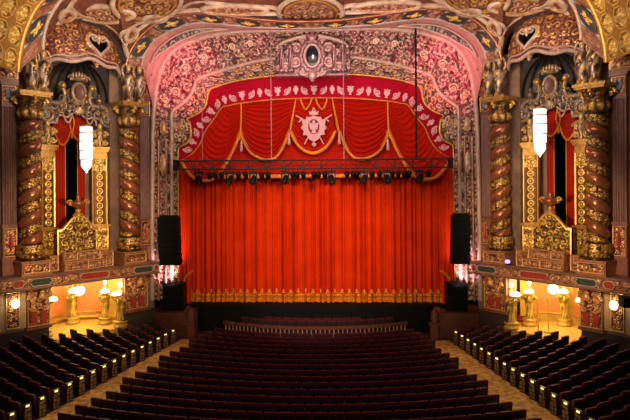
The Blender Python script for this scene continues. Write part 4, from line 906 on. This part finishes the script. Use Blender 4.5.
# ------------------------------------------------------------------ valance
val = thing('valance', 'crimson swagged valance with pale emblems and gold trim above the stage curtain', 'valance', (0, 42, 11))
EX, EYV, EZ = np.array((1., 0, 0)), np.array((0, -1., 0)), np.array((0, 0, 1.))
Gk = [(178, 162), (186, 158.5), (194, 152), (201, 142), (205, 131.5), (214, 119), (221.5, 108), (229, 105.6), (241, 103.2), (275, 99.5), (313, 98)]
G = px_curve(Gk, 41.95, 120)
top = C3[C3[:, 2] > onY(178, 160, 41.7)[2]].copy(); cx = np.array((0, 42.0, 13.0)); top = cx+(top-cx)*np.array((1.03, 0, 1.03)); top[:, 1] = 42.0
top = resample(top, 239); Gr = resample(G, 239); t = np.linspace(0, 1, 8)[None, :, None]
Gb = Gr.copy(); Gb[:, 1] = 42.0
m_ = MB(); m_.grid(top[:, None]*(1-t)+Gb[:, None]*t+np.array((0, 1, 0))*(.02*np.sin(Gr[:, 0]*9))[:, None, None]); m_.build('crimson_border', M['velvet_deep'], val)
m_ = MB(); m_.tube(G, .055, 8); m_.build('gold_cord', M['trim_gold'], val)
zb = onY(313, 176.5, 42.2)[2]
bk = Gr[(np.abs(Gr[:, 0]) < 7.75)]; m_ = MB(); lo = bk.copy(); lo[:, 2] = zb; t = np.linspace(0, 1, 5)[None, :, None]
q = bk[:, None]*(1-t)+lo[:, None]*t; q[..., 1] = 42.25; m_.grid(q); m_.build('flat_backing', M['velvet_swag'], val)
m_ = MB(); m_.box((-7.7, 42.12, zb-.10), (7.7, 42.24, zb+.20)); m_.build('gold_hem', M['trim_gold'], val)
def swag(Lk, Rk, Bk, nf, amp, mir=None, n=70, m=120):
    y0 = 41.9
    Lc = smooth_curve(np.array([onY(a, b, y0) for a, b in Lk]), m); Rc = smooth_curve(np.array([onY(a, b, y0) for a, b in Rk]), m)
    Bc = resample(smooth_curve(np.array([onY(a, b, y0) for a, b in Bk]), n*3), n)
    sx = np.linspace(0, 1, n)[:, None, None]; tt = np.linspace(0, 1, m)[None, :, None]
    ch = Lc[None]*(1-sx)+Rc[None]*sx; c1 = Lc[-1]*(1-sx)+Rc[-1]*sx
    P = ch+tt**1.1*(Bc[:, None]-c1)
    w_ = (4*sx*(1-sx))**.55
    f = 1-np.abs(np.cos(PI*nf*tt))**.7
    P = P+np.array((0, -1., 0))*(amp*(w_*.9+.1)*f+.18*w_*tt)
    e = P[:, -1]+np.array((0, -.05, 0))
    if mir: P = P*np.array((-1, 1, 1)); e = e*np.array((-1, 1, 1))
    m_ = MB(); m_.grid(P); sw = m_.build('swag', M['velvet_swag'], val)
    m_ = MB(); m_.tube(e, .13, 8, flat=.5); m_.build('gold_edge', M['trim_gold'], sw)
for mir in (None, True):
    swag([(238, 104.5), (229, 107), (222, 109.5), (214.5, 120), (206, 132), (202, 142.5), (195, 152.5), (181, 161.5)], [(241, 104), (241, 131)], [(181, 161), (187, 170), (195, 178), (204, 180.5), (215, 178), (225, 166), (234, 149), (241, 131)], 17, .26, mir)
    swag([(241, 104), (241, 131)], [(296, 99.5), (289.5, 131)], [(241, 131), (245, 143), (252, 153), (262, 158.6), (269, 159.6), (276, 157), (283, 147), (289.5, 131)], 12, .30, mir)
swag([(296, 99.5), (290.5, 131)], [(330, 99.5), (335.5, 131)], [(290.5, 131), (296, 142), (303, 149.5), (313, 153.3), (323, 149.5), (330, 142), (335.5, 131)], 9, .2)
for mir in (1, -1):
    for kp in ([(241, 103.5), (241, 118), (240.5, 131), (239, 140)], [(296, 98.8), (293.5, 112), (290, 131)]):
        p = smooth_curve(np.array([onY(a, b, 41.72) for a, b in kp]), 24); p[:, 0] *= mir
        m_ = MB(); m_.tube(p, np.linspace(.05, .10, 24), 8); m_.build('gold_post', M['trim_gold'], val)
    for (a, b) in ((241.3, 141), (289, 134)):
        c = onY(a, b, 41.55); c[0] *= mir; m_ = MB(); m_.lathe(c-EZ*.75, [(.02, 0), (.11, .02), (.08, .45), (.05, .52), (.09, .6), (.05, .72), (.02, .8)], 12); m_.build('tassel', M['emblem'], val)
    p = smooth_curve(np.array([onY(a, b, 41.6) for a, b in ((300.5, 98.5), (302, 104), (305.5, 109.5), (309.5, 105), (312, 98.5))]), 24); p[:, 0] *= mir
    m_ = MB(); m_.tube(p, .07, 6); m_.build('gold_loop', M['trim_gold'], val)
# embroidered emblems along the border
URN = [(-.10, -.27), (.10, -.27), (.05, -.16), (.17, -.02), (.20, .1), (.13, .14), (.16, .2), (.24, .24), (.14, .28), (.05, .22), (0, .32), (-.05, .22), (-.14, .28), (-.24, .24), (-.16, .2), (-.13, .14), (-.20, .1), (-.17, -.02), (-.05, -.16)]
BUD = [(-.06, -.24), (.06, -.24), (.09, -.1), (.16, .0), (.15, .14), (.07, .2), (.1, .28), (-.1, .28), (-.07, .2), (-.15, .14), (-.16, .0), (-.09, -.1)]
Mk = [(180.5, 155), (186, 151), (192, 143), (196, 133), (201, 125), (208, 117), (213, 109), (219, 102.8), (228, 99), (240, 96.2), (256, 93.6), (274, 91.8), (294, 90.6), (313, 90.2)]
ML = px_curve(Mk, 41.9, 200); aM = arclen(ML); cM = aM[-1]/2; kk = 0
while kk*.635 < cM-.2:
    for sg in ((1,) if kk == 0 else (1, -1)):
        sm = cM+sg*kk*.635; c = np.array([np.interp(sm, aM, ML[:, i]) for i in range(3)]); d = np.array([np.interp(sm+.1, aM, ML[:, i]) for i in range(3)])-c; d[1] = 0; d /= np.linalg.norm(d)
        if d[0] < 0: d = -d
        n = np.cross(EYV, d)*1.0; n = np.array((-d[2], 0, d[0])); m_ = MB()
        if kk % 2 == 0:
            m_.plate(c, d, n, EYV, np.array(URN if kk % 4 == 0 else BUD)*1.12, .05)
        else:
            fl = sg*(1 if kk % 4 == 1 else -1)
            m_.spiral(c-n*.05, d*fl, n, .2, 1.5, .06); p = smooth_curve(np.array([c-d*fl*.22-n*.22, c-d*fl*.05-n*.26, c+d*fl*.2-n*.1, c+d*fl*.26+n*.18]), 14); m_.tube(p, .045, 6); m_.ball(c+d*fl*.2+n*.2, (.09, .05, .09), 8, 6)
        m_.build('embroidered_emblem', M['emblem'], val)
    kk += 1
# crest
sc = 1/14.4; c0 = onY(312.8, 126, 41.35); c0[0] = 0
def P2(l): return [(a*sc, -b*sc) for a, b in l]
SH = [(0, -11), (3, -9), (7, -9), (9, -5), (12, -6), (11, -1), (13, 2), (10, 5), (11, 9), (7, 9), (5, 13), (0, 16)]
out = P2(SH+[(-a, b) for a, b in SH[::-1][1:-1]])
cr = thing('valance_crest', 'pale pink heraldic crest with crown and crossed staffs on the central swag', 'crest', c0)
m_ = MB(); m_.plate(c0, EX, EZ, EYV, out, .08); m_.build('shield', M['emblem'], cr)
a = np.linspace(0, 2*PI, 33)[:-1]; m_ = MB(); m_.plate(c0+EYV*.08+EZ*-.05, EX, EZ, EYV, [(5.6*sc*math.cos(q), 7.4*sc*math.sin(q)) for q in a], .03); f_ = m_.build('wine_field', M['emblem_red'], cr)
EG = [(0, -6.5), (1.6, -5.2), (1.2, -3), (2.4, -3.4), (4.6, -4), (4.2, 0), (3.2, 3), (1.6, 2.6), (2.2, 6), (0, 7)]
m_ = MB(); m_.plate(c0+EYV*.11+EZ*-.05, EX, EZ, EYV, P2(EG+[(-a_, b_) for a_, b_ in EG[::-1][1:-1]]), .03); m_.build('bird', M['emblem'], f_)
m_ = MB(); m_.plate(c0+EYV*.02, EX, EZ, EYV, P2([(-4, -11), (4, -11), (5, -15), (2.5, -13.5), (1.4, -16.5), (0, -14.2), (-1.4, -16.5), (-2.5, -13.5), (-5, -15)]), .08); m_.ball(c0+EZ*17.3*sc, .09); m_.build('crown', M['emblem'], cr)
for k in (-1, 1):
    m_ = MB(); m_.tube(np.array([c0+EX*k*18*sc+EZ*11*sc+EYV*-.05, c0+EYV*-.05, c0-EX*k*9.5*sc-EZ*18*sc+EYV*-.05]), .05, 6); q = c0+EX*k*13*sc+EZ*6*sc
    m_.plate(q, np.array((.7, 0, k*.7)), np.array((-k*.7, 0, .7)), EYV, [(-.05, -.18), (.05, -.18), (.05, .18), (-.05, .18)], .05); m_.build('staff', M['emblem'], cr)
m_ = MB(); m_.ball(c0-EZ*18.5*sc, .16, 14, 10); m_.build('orb', M['emblem'], cr)
# top cartouche
cc = onY(311.5, 56, 39.9); cc[0] = 0; t = thing('proscenium_cartouche', 'pink gilt cartouche with a dark oval at the crown of the proscenium', 'cartouche', cc)
q = np.linspace(0, 2*PI, 73); r_ = 1+.07*np.cos(q*12)
m_ = MB(); m_.tube(cc+EYV*.15+np.outer(.50*np.cos(q), EX)+np.outer(.74*np.sin(q), EZ), .10, 8, att=.8); m_.tube(cc+np.outer(.74*r_*np.cos(q), EX)+np.outer(1.0*r_*np.sin(q), EZ), .19, 8, att=.5); m_.tube(cc+EYV*.1+np.outer(.60*np.cos(q), EX)+np.outer(.86*np.sin(q), EZ), .08, 8, att=.3); fr = m_.build('oval_frame', M['cartouche'], t)
m_ = MB(); m_.ball(cc+EYV*.05, (.50, .10, .72), 28, 16); m_.build('dark_oval', M['glass'], t)
for k in (-1, 1):
    m_ = MB(); ek = EX*k
    for (a, b, R, d, r) in ((1.05, .55, .34, 1, .11), (1.1, -.35, .38, -1, .12), (.55, -1.0, .3, -1, .1), (.6, 1.0, .26, 1, .09), (1.75, -.75, .34, 1, .11), (1.55, .2, .26, 1, .08)): m_.spiral(cc+ek*a+EZ*b, ek, EZ, R, 1.7, r, d)
    m_.build('side_scroll', M['cartouche'], t)
    for a in (1.45, 2.05):
        m_ = MB(); b0 = cc+ek*a-EZ*1.05; m_.lathe(b0, [(.02, 0), (.22, 0), (.22, .12), (.13, .2), (.16, .9), (.13, 1.5), (.2, 1.62), (.22, 1.75), (.02, 1.76)], 14, h=lambda T, Z, R: .05*relief(T*.3, Z, .25, 2)); m_.build('small_column', M['cartouche'], t)
    m_ = MB(); p = smooth_curve(np.array([cc+ek*2.4+EZ*.55, cc+ek*1.9+EZ*.95, cc+ek*1.1+EZ*1.2, cc+ek*.4+EZ*1.35]), 20); m_.tube(p, .12, 8); m_.build('curved_cornice', M['cream'], t)
m_ = MB(); m_.ball(cc-EZ*1.3+EYV*.1, (.28, .2, .34), 14, 10); m_.ball(cc-EZ*1.62+EYV*.1, .13); m_.spiral(cc-EZ*1.22+EX*.35, EX, EZ, .26, 1.5, .08); m_.spiral(cc-EZ*1.22-EX*.35, -EX, EZ, .26, 1.5, .08); m_.build('pendant', M['cartouche'], t)
m_ = MB(); m_.ball(cc+EZ*1.18+EYV*.1, (.25, .18, .24), 14, 10); m_.plate(cc+EZ*1.2, EX, EZ, EYV, [(-.3, 0), (.3, 0), (.36, .3), (.15, .18), (0, .42), (-.15, .18), (-.36, .3)], .1); m_.build('crown', M['cartouche'], t)
m_ = MB(); xx = np.linspace(-2.5, 2.5, 60)[:, None]; zz = np.linspace(-1.15, 1.0, 30)[None]; H = relief(xx+5, zz, .5, 91); m_.grid(np.stack((xx+0*zz, cc[1]+.42-.14*H, cc[2]+zz+0*xx), -1), att=H); m_.box((-2.5, cc[1]+.3, cc[2]-1.25), (2.5, cc[1]+1.0, cc[2]-1.13)); m_.build('carved_ledge', M['cartouche'], t)

# ------------------------------------------------------------------ lighting truss
YT = 39.4; zt = onY(313, 159.8, YT)[2]; zl = onY(313, 168.3, YT)[2]; xa = onY(176, 165, YT)[0]; xb = onY(450.5, 163, YT)[0]
tr = thing('lighting_truss', 'long black box truss hung across the stage in front of the valance', 'truss', ((xa+xb)/2, YT, zl))
for y in (YT-.25, YT+.25):
    for z in (zt, zl): m_ = MB(); m_.tube(np.array([(xa, y, z), (xb, y, z)]), .045, 8); m_.build('chord', M['truss'], tr)
xs = np.linspace(xa, xb, 16)
for i in range(15):
    m_ = MB()
    for y in (YT-.25, YT+.25):
        m_.tube(np.array([(xs[i], y, zl), (xs[i], y, zt)]), .032, 6); m_.tube(np.array([(xs[i], y, zl), ((xs[i]+xs[i+1])/2, y, zt)]), .022, 6); m_.tube(np.array([((xs[i]+xs[i+1])/2, y, zt), (xs[i+1], y, zl)]), .022, 6)
    m_.tube(np.array([(xs[i], YT-.25, zt), (xs[i+1], YT+.25, zt)]), .02, 6); m_.build('lattice_bay', M['truss'], tr)
for x0 in (xa, xb): m_ = MB(); m_.box((x0-.12, YT-.32, zl-.07), (x0+.12, YT+.32, zt+.07)); m_.build('end_plate', M['black'], tr)
for (px, y0, r, n, mt) in ((202.5, 40, .016, 'thin steel cable holding the truss, nearest its left end', 'cable'), (271.5, 26, .03, 'pale steel cable holding the truss just left of the crest', 'cable'), (344, 26, .03, 'pale steel cable holding the truss just right of the crest', 'cable'), (416.5, 8, .065, 'thick black chain holding the truss near its right end', 'black')):
    c = onY(px, 160, YT); zt_ = onY(px, y0, YT)[2]; m_ = MB()
    m_.tube(np.stack((np.full(60, c[0]), np.full(60, YT), np.linspace(zt-.02, zt_, 60)), 1), r*(1+(.25*np.sin(np.arange(60)*PI/2) if r > .05 else 0)), 6)
    tag(m_.build('suspension_cable', M[mt], None, (c[0], YT, zt)), n, 'cable', 'truss cables')
ORD = ['', 'first', 'second', 'third', 'fourth', 'fifth', 'sixth', 'seventh', 'eighth', 'ninth', 'tenth', 'eleventh', 'twelfth', 'thirteenth', 'fourteenth', 'fifteenth', 'sixteenth', 'seventeenth', 'eighteenth', 'nineteenth', 'twentieth']
TENS = {20: 'twenty', 30: 'thirty', 40: 'forty'}; TENO = {30: 'thirtieth', 40: 'fortieth'}
def ordw(n): return ORD[n] if n <= 20 else TENO.get(n) or TENS[n//10*10]+'-'+ORD[n % 10]
for i, px in enumerate((199.5, 230.6, 253.7, 285.5, 331.8, 364, 387, 419)):
    c = onY(px, 171, YT); c[1] = YT-.25; c[2] = zl; t = thing('moving_head_light', f'black moving-head stage light under the truss, {ordw(i+1)} from the left', 'stage light', c, 'moving-head lights on the truss')
    m_ = MB(); m_.box(c+np.array((-.28, -.16, -.36)), c+np.array((.28, .16, -.16))); m_.box(c+np.array((-.04, -.04, -.16)), c+np.array((.04, .04, .05))); m_.build('base', M['black'], t)
    for k in (-1, 1): m_ = MB(); m_.box(c+np.array((k*.22-.035, -.07, -.85)), c+np.array((k*.22+.035, .07, -.36))); m_.build('yoke_arm', M['black'], t)
    a = -.45 if i in (1, 2, 3, 5, 7) else .3; dv = np.array((math.sin(a)*.6, -.45, -.8)); dv /= np.linalg.norm(dv); rr = np.cross(dv, (1., 0, 0)); rr /= np.linalg.norm(rr); u_ = np.cross(rr, dv)
    m_ = MB(); m_.lathe(c-EZ*.72-dv*.28, [(.02, 0), (.13, .0), (.17, .1), (.18, .45), (.20, .58), (.02, .59)], 16, ax=np.array((u_, rr, dv))); hd = m_.build('head', M['black'], t)
    m_ = MB(); m_.lathe(c-EZ*.72+dv*.31, [(.01, 0), (.15, 0), (.12, .03), (.01, .035)], 14, ax=np.array((u_, rr, dv))); m_.build('lens', M['glass'], hd)
for i, px in enumerate((210.5, 216, 222, 239, 246, 262, 268.5, 293, 297.5, 303.5, 314, 318.5, 325, 347, 353, 357, 372, 379.5, 392, 398, 404, 408.5, 428)):
    c = onY(px, 171, YT); c[1] = YT-.25; c[2] = zl; t = thing('par_can', f'small black par can hanging from the truss, {ordw(i+1)} from the left', 'stage light', c, 'par cans on the truss')
    m_ = MB(); m_.tube(np.array([c, c-EZ*.22]), .02, 6); p = smooth_curve(np.array([c-EX*.17-EZ*.42, c-EX*.15-EZ*.24, c+EX*.15-EZ*.24, c+EX*.17-EZ*.42]), 12); m_.tube(p, .02, 6); m_.build('yoke', M['black'], t)
    dv = np.array((0, .75, -.55 if i % 3 else -.9)); dv /= np.linalg.norm(dv); rr = np.cross(dv, (1., 0, 0)); rr /= np.linalg.norm(rr); u_ = np.cross(rr, dv)
    m_ = MB(); m_.lathe(c-EZ*.42-dv*.2, [(.02, 0), (.1, .02), (.15, .1), (.16, .42), (.13, .42), (.12, .3), (.02, .3)], 14, ax=np.array((u_, rr, dv))); m_.build('can', M['black'], t)

# ------------------------------------------------------------------ loudspeakers
for s, (x0, x1, y0, y1) in ((-1, (157.5, 178.5, 217, 266)), (1, (452, 470.5, 215, 265))):
    sd = SIDE(s); a_ = onY(x0, y0, 39.3); b_ = onY(x1, y1, 39.3); n = 8; h = (a_[2]-b_[2])/n
    t = thing('line_array', f'curved black line-array loudspeaker hanging at the {sd} side of the proscenium', 'loudspeaker', ((a_[0]+b_[0])/2, 39.5, b_[2]), 'line arrays')
    for i in range(n):
        zt_ = a_[2]-i*h; yo = -.012*i*i*.6; m_ = MB(); m_.box((a_[0], 39.25-yo*.0+yo*-1*0, zt_-h+.015), (b_[0], 39.95, zt_-.01), lambda V, zt_=zt_, i=i: V+np.stack((0*V[:, 0], (zt_-V[:, 2])*.0+.012*i*i*.5*(V[:, 1] < 50), 0*V[:, 0]), 1)); cb = m_.build('cabinet', M['black'], t)
        m_ = MB(); yy = 39.25+.012*i*i*.5; m_.box((a_[0]+.05, yy-.02, zt_-h+.04), (b_[0]-.05, yy, zt_-.035)); m_.build('grille', M['grille'], cb)
    m_ = MB(); m_.box((a_[0]+.1, 39.4, a_[2]), (b_[0]-.1, 39.8, a_[2]+.1)); m_.tube(np.array([((a_[0]+b_[0])/2, 39.6, a_[2]+.1), ((a_[0]+b_[0])/2, 39.6, 17.2)]), .012, 6); m_.build('rigging_frame', M['black'], t)
for s, (x0, x1, y0) in ((-1, (162.5, 182.5, 283.5)), (1, (447, 467.5, 283))):
    sd = SIDE(s); a_ = onY(x0, y0, 40.7); b_ = onY(x1, y0, 40.7); hh = (a_[2]-1.62)/2
    for i in (0, 1):
        z0 = 1.62+i*hh; t = thing('subwoofer', f'black subwoofer, {"upper" if i else "lower"} of the two stacked beside the {sd} end of the stage', 'loudspeaker', ((a_[0]+b_[0])/2, 41.1, z0), 'subwoofers beside the stage')
        m_ = MB(); m_.box((a_[0], 40.7, z0+.005), (b_[0], 41.6, z0+hh-.005)); m_.build('cabinet', M['black'], t); m_ = MB(); m_.box((a_[0]+.07, 40.67, z0+.07), (b_[0]-.07, 40.7, z0+hh-.07)); m_.build('grille', M['grille'], t)
    # carved scroll pylon at the stage corner
    c = onY(191.5 if s < 0 else 434, 326, 39.8); c[2] = 0; t = thing('scroll_pylon', f'reddish carved scroll bracket at the {sd} corner of the stage front', 'bracket', c, 'stage corner brackets')
    m_ = MB(); m_.box(c+np.array((-.25, -.2, 0)), c+np.array((.25, .3, .95))); m_.box(c+np.array((-.32, -.28, .95)), c+np.array((.32, .3, 1.08))); m_.build('plinth', M['wood_red'], t)
    m_ = MB(); p = smooth_curve(np.array([c+EZ*1.08+EYV*.15, c+EZ*1.5+EYV*.05, c+EZ*1.8-EYV*.1+EX*s*.15, c+EZ*1.95+EX*s*.3]), 20); m_.tube(p, np.linspace(.2, .28, 20), 10); m_.spiral(c+EZ*1.25+EYV*.25, EX, EZ, .2, 1.4, .07); m_.build('scroll', M['wood_red'], t)

# ------------------------------------------------------------------ orchestra pit rail
YO = 52.0
pr = thing('pit_rail', 'curved copper pink balustrade around the orchestra pit below the stage', 'balustrade', (0, 39.1, 0))
th = np.linspace(-.505, .505, 80); arc = lambda R, z: np.stack((R*np.sin(th), YO-R*np.cos(th), np.full(80, z)), 1)
m_ = MB(); ring = [(12.98, .76), (12.98, .95), (12.78, .95), (12.78, .76), (12.98, .76)]; m_.grid(np.stack([arc(R, z) for R, z in ring], 1), smooth=False); m_.build('top_rail', M['wood_red'], pr)
m_ = MB(); ring = [(12.95, .0), (12.95, .14), (12.8, .14), (12.8, 0)]; m_.grid(np.stack([arc(R, z) for R, z in ring], 1), smooth=False); m_.build('base_rail', M['wood_red'], pr)
m_ = MB(); m_.grid(np.stack([arc(12.79, z) for z in (0, .7)], 1)); m_.build('back_panel', M['carpet_dark'], pr)
pb = None
for a in np.linspace(-.49, .49, 44):
    c = np.array((12.9*math.sin(a), YO-12.9*math.cos(a), .14))
    if pb is None:
        m_ = MB(); m_.lathe(c, [(.05, 0), (.05, .08), (.03, .14), (.06, .3), (.03, .44), (.05, .55), (.05, .62)], 8); pb = m_.build('baluster', M['pit_rail'], pr); p0 = c
    else:
        o = pb.copy(); COL.objects.link(o); o.parent = pr; o.location = Vector(c-p0)
mb = MB(); tq = np.linspace(-.52, .52, 60); G = np.stack([np.stack((R*np.sin(tq), np.minimum(YO-R*np.cos(tq), 41.4), np.full(60, .25)), 1) for R in (12.75, 10.9)], 1); mb.grid(G); struct('floor_pit', mb, M['stage_black'])

# ------------------------------------------------------------------ aisles
ROWS = .92; SW = .655
for s in (-1, 1):
    mb = MB(); ys = np.linspace(20, 39.4, 40); G = np.stack((np.stack((s*(edge(ys)-1.1), ys, np.full(40, .02)), 1), np.stack((s*(edge(ys)+1.4), ys, np.full(40, .02)), 1)), 1); mb.grid(G, smooth=False)
    tag(mb.build('aisle_carpet', M['aisle'], None, (s*9, 30, 0)), f'gold patterned carpet strip down the {SIDE(s)} aisle between seat blocks', 'carpet', 'aisle carpets')

# ------------------------------------------------------------------ seats
def seat_parts(lite=False):
    hw = .31; n = 10
    arc_ = [(hw-.09+.09*math.sin(q), .93+.07*math.cos(q)) for q in np.linspace(0, PI/2, n)]
    outl = [(-hw, .30)]+[(-x, z) for x, z in arc_[::-1]]+arc_+[(hw, .30)]
    def lean(V): V = V.copy(); V[:, 1] -= (V[:, 2]-.3)*.16; return V
    def pl(o, y0, y1, k=1.0, dz=0):
        m_ = MB(); p = [(x*k, .3+(z-.3)*k+dz) for x, z in o]; m_.plate((0, y0, 0), EX, EZ, np.array((0, 1., 0)), p, y1-y0); m_.v = [lean(v) for v in m_.v]; return m_
    b = pl(outl, -.20, -.10); b2 = pl(outl, -.215, -.20, .97); b.add(b2.v[0], b2.f)
    sh = pl([(x*.93, min(z, .93)-.02) for x, z in outl], -.245, -.213, .97)
    cu = MB(); cu.box((-.27, -.12, .40), (.27, .32, .50)); cu.box((-.25, -.12, .50), (.25, .30, .53))
    arms = []
    for k in (-1, 1):
        m_ = MB(); m_.box((k*.315-.025, -.22, .02), (k*.315+.025, .22, .58)); m_.box((k*.315-.03, -.24, .58), (k*.315+.03, .28, .63)); arms.append(m_)
    return b, sh, cu, arms
def rows_for(block):
    """block -1 left, 0 centre, 1 right: list of rows, nearest first; each a list of (x, y, phi) from left to right"""
    out = []
    for i in range(-5, 17):
        R = YO-23.55-ROWS*i; r = []
        dp = SW/R
        if block == 0:
            nn = int(1.2/dp); off = .5*dp if i % 2 else 0
            ph = np.arange(-nn, nn+1)*dp+off
            for p in ph:
                X, Y = R*math.sin(p), YO-R*math.cos(p)
                if abs(X) < edge(Y)-.35-.60: r.append((X, Y, p))
        else:
            p = 0
            while abs(R*math.sin(p)) < edge(YO-R*math.cos(p))+1.45+.33: p += .002
            while p < 1.25:
                X, Y = R*math.sin(p), YO-R*math.cos(p)
                if X > 11.325+.837*(38.02-Y)-.20 or X > 20 or Y > 39.4: break
                r.append((block*X, Y, block*p)); p += dp
            if block < 0: r = r[::-1]
        if not (block == 0 and i > 15) and not (block and i > 15): out.append(r)
    return out
def bz(block, x, y): return float(bank(x, y)) if block else 0.0
def inview(x, y, block=0):
    p = proj(np.array((x, y, 1.0+bz(block, x, y)))); return -4 < p[0] < 634 and p[1] < 421
allseats = []; ends = []
for block in (0, -1, 1):
    k = 0
    for r in rows_for(block):
        vis = [q for q in r if inview(q[0], q[1], block)]
        if not vis: continue
        k += 1
        for q in vis:
            j = r.index(q); allseats.append((float((np.array((q[0], q[1], 1))-CAM) @ _f), block, k, j, len(r), q))
        if block: ends.append((block, k, r[-1] if block < 0 else r[0], R_ if False else 0))
allseats.sort(key=lambda a: a[0])
b, sh, cu, arms = seat_parts()
proto = thing('theatre_seat', 'seat', 'theatre seat', (0, 0, 0), 'dark red theatre seats')
for nm, mbx, mt in (('backrest', b, 'seat_red'), ('back_panel', sh, 'seat_shell'), ('seat_cushion', cu, 'seat_red'), ('armrest', arms[0], 'seat_arm'), ('armrest', arms[1], 'seat_arm')): mbx.build(nm, M[mt], proto)
kids = list(proto.children)
BL = {0: 'centre block', -1: 'left block', 1: 'right block'}
def seat_label(block, k, j, n):
    row = 'nearest row' if k == 1 else f'{ordw(k)} nearest row'
    if block == 0:
        a, b_ = j+1, n-j
        w_ = f'{ordw(a)} from left end' if a <= b_ else f'{ordw(b_)} from right end'
    else:
        a = n-j if block < 0 else j+1; w_ = f'{ordw(a)} from the aisle'
    return f'dark red seat in the {row} of {BL[block]}, {w_}'
def put(root, x, y, p, lab, z=0):
    root.location = (x, y, z); root.rotation_euler = (0, 0, p); root['label'] = lab
for i, (d, block, k, j, n, q) in enumerate(allseats[:300]):
    if i == 0: put(proto, *q, seat_label(block, k, j, n), bz(block, q[0], q[1])); continue
    r = proto.copy(); COL.objects.link(r); put(r, *q, seat_label(block, k, j, n), bz(block, q[0], q[1]))
    for ch in kids: c = ch.copy(); COL.objects.link(c); c.parent = r
# the rest of the hall's seats
def heap(lst, name, mats_, label):
    m_ = MB(); b, sh, cu, arms = seat_parts()
    for src in mats_:
        for mbx in src:
            V0 = np.concatenate(mbx.v)
            for (x, y, p, z0) in lst:
                c_, s_ = math.cos(p), math.sin(p); V = np.stack((x+V0[:, 0]*c_-V0[:, 1]*s_, y+V0[:, 0]*s_+V0[:, 1]*c_, V0[:, 2]+z0), 1); m_.add(V, mbx.f)
    return m_
far = [(q[0], q[1], q[2], bz(bl, q[0], q[1])) for d, bl, k, j, n, q in allseats[300:]]
pit = []
for R in (12.15, 11.45):
    for p in np.arange(-.50, .5, SW/R):
        if YO-R*math.cos(p) < 41.0: pit.append((R*math.sin(p), YO-R*math.cos(p), p, .25))
o = heap(far+pit, 'x', [(b, cu)], '').build('far_theatre_seats', M['seat_red']); tag(o, 'rest of the dark red seat rows stretching towards the stage and pit', 'theatre seats', 'dark red theatre seats', 'stuff')
o2 = heap(far+pit, 'x', [(sh, arms[0], arms[1])], '').build('dark_shells', M['seat_shell'], None); o2.parent = o; o2['kind'] = 'stuff'
# lit aisle standards at the row ends
es = []
for block in (-1, 1):
    k = 0
    for r in rows_for(block):
        if not r: continue
        q = r[-1] if block < 0 else r[0]
        p_ = proj(np.array((q[0], q[1], 1.0)))
        if not (-3 < p_[0] < 632 and p_[1] < 423): continue
        k += 1; R = math.hypot(q[0], YO-q[1]); dphi = (SW*.5+.09)/R; ph = abs(q[2])-dphi
        es.append((block, k, (block*R*math.sin(ph), YO-R*math.cos(ph), block*ph)))
m_ = MB(); m_.box((-.035, -.20, 0), (.035, .20, .92)); pe = thing('aisle_standard', 'x', 'aisle light', (0, 0, 0), 'lit aisle standards'); m_.build('end_panel', M['seat_arm'], pe)
m_ = MB()
for sg in (-1, 1):
    a = np.linspace(-.18, .18, 26)[:, None]; z = np.linspace(.1, .82, 40)[None]; H = relief(a, z, .2, 12); m_.grid(np.stack((sg*(.036+.035*H), a+0*z, z+0*a), -1), att=H)
    z2 = np.linspace(.1, .84, 40)[None]; a2 = np.linspace(-.033, .033, 6)[:, None]
a = np.linspace(-.033, .033, 6)[:, None]
m_.build('gilt_scrollwork', M['portal'], pe)
m_ = MB(); m_.box((-.05, -.2, .92), (.05, .18, .95)); m_.build('lamp_hood', M['seat_arm'], pe)
m_ = MB(); m_.box((-.055, -.10, .83), (.055, .07, .92)); m_.build('lamp', M['aisle_lamp'], pe)
ek = list(pe.children)
for i, (block, k, q) in enumerate(es):
    lab = f'lit gilt row-end standard on the {SIDE(block)} aisle, {"nearest the camera" if k == 1 else ordw(k)+" nearest the camera"}'
    if i == 0: r = pe
    else:
        r = pe.copy(); COL.objects.link(r)
        for ch in ek: c = ch.copy(); COL.objects.link(c); c.parent = r
    put(r, *q, lab)
for s in (-1, 1):
    for y in (25.5, 29, 32.5, 36):
        point('aisle_fill', (s*(edge(y)+.4), y, 1.6), 22, (1, .75, .3), .2)  # unseen fill lamps added above the aisles to brighten the carpet
print('seats', len(allseats), 'standards', len(es))
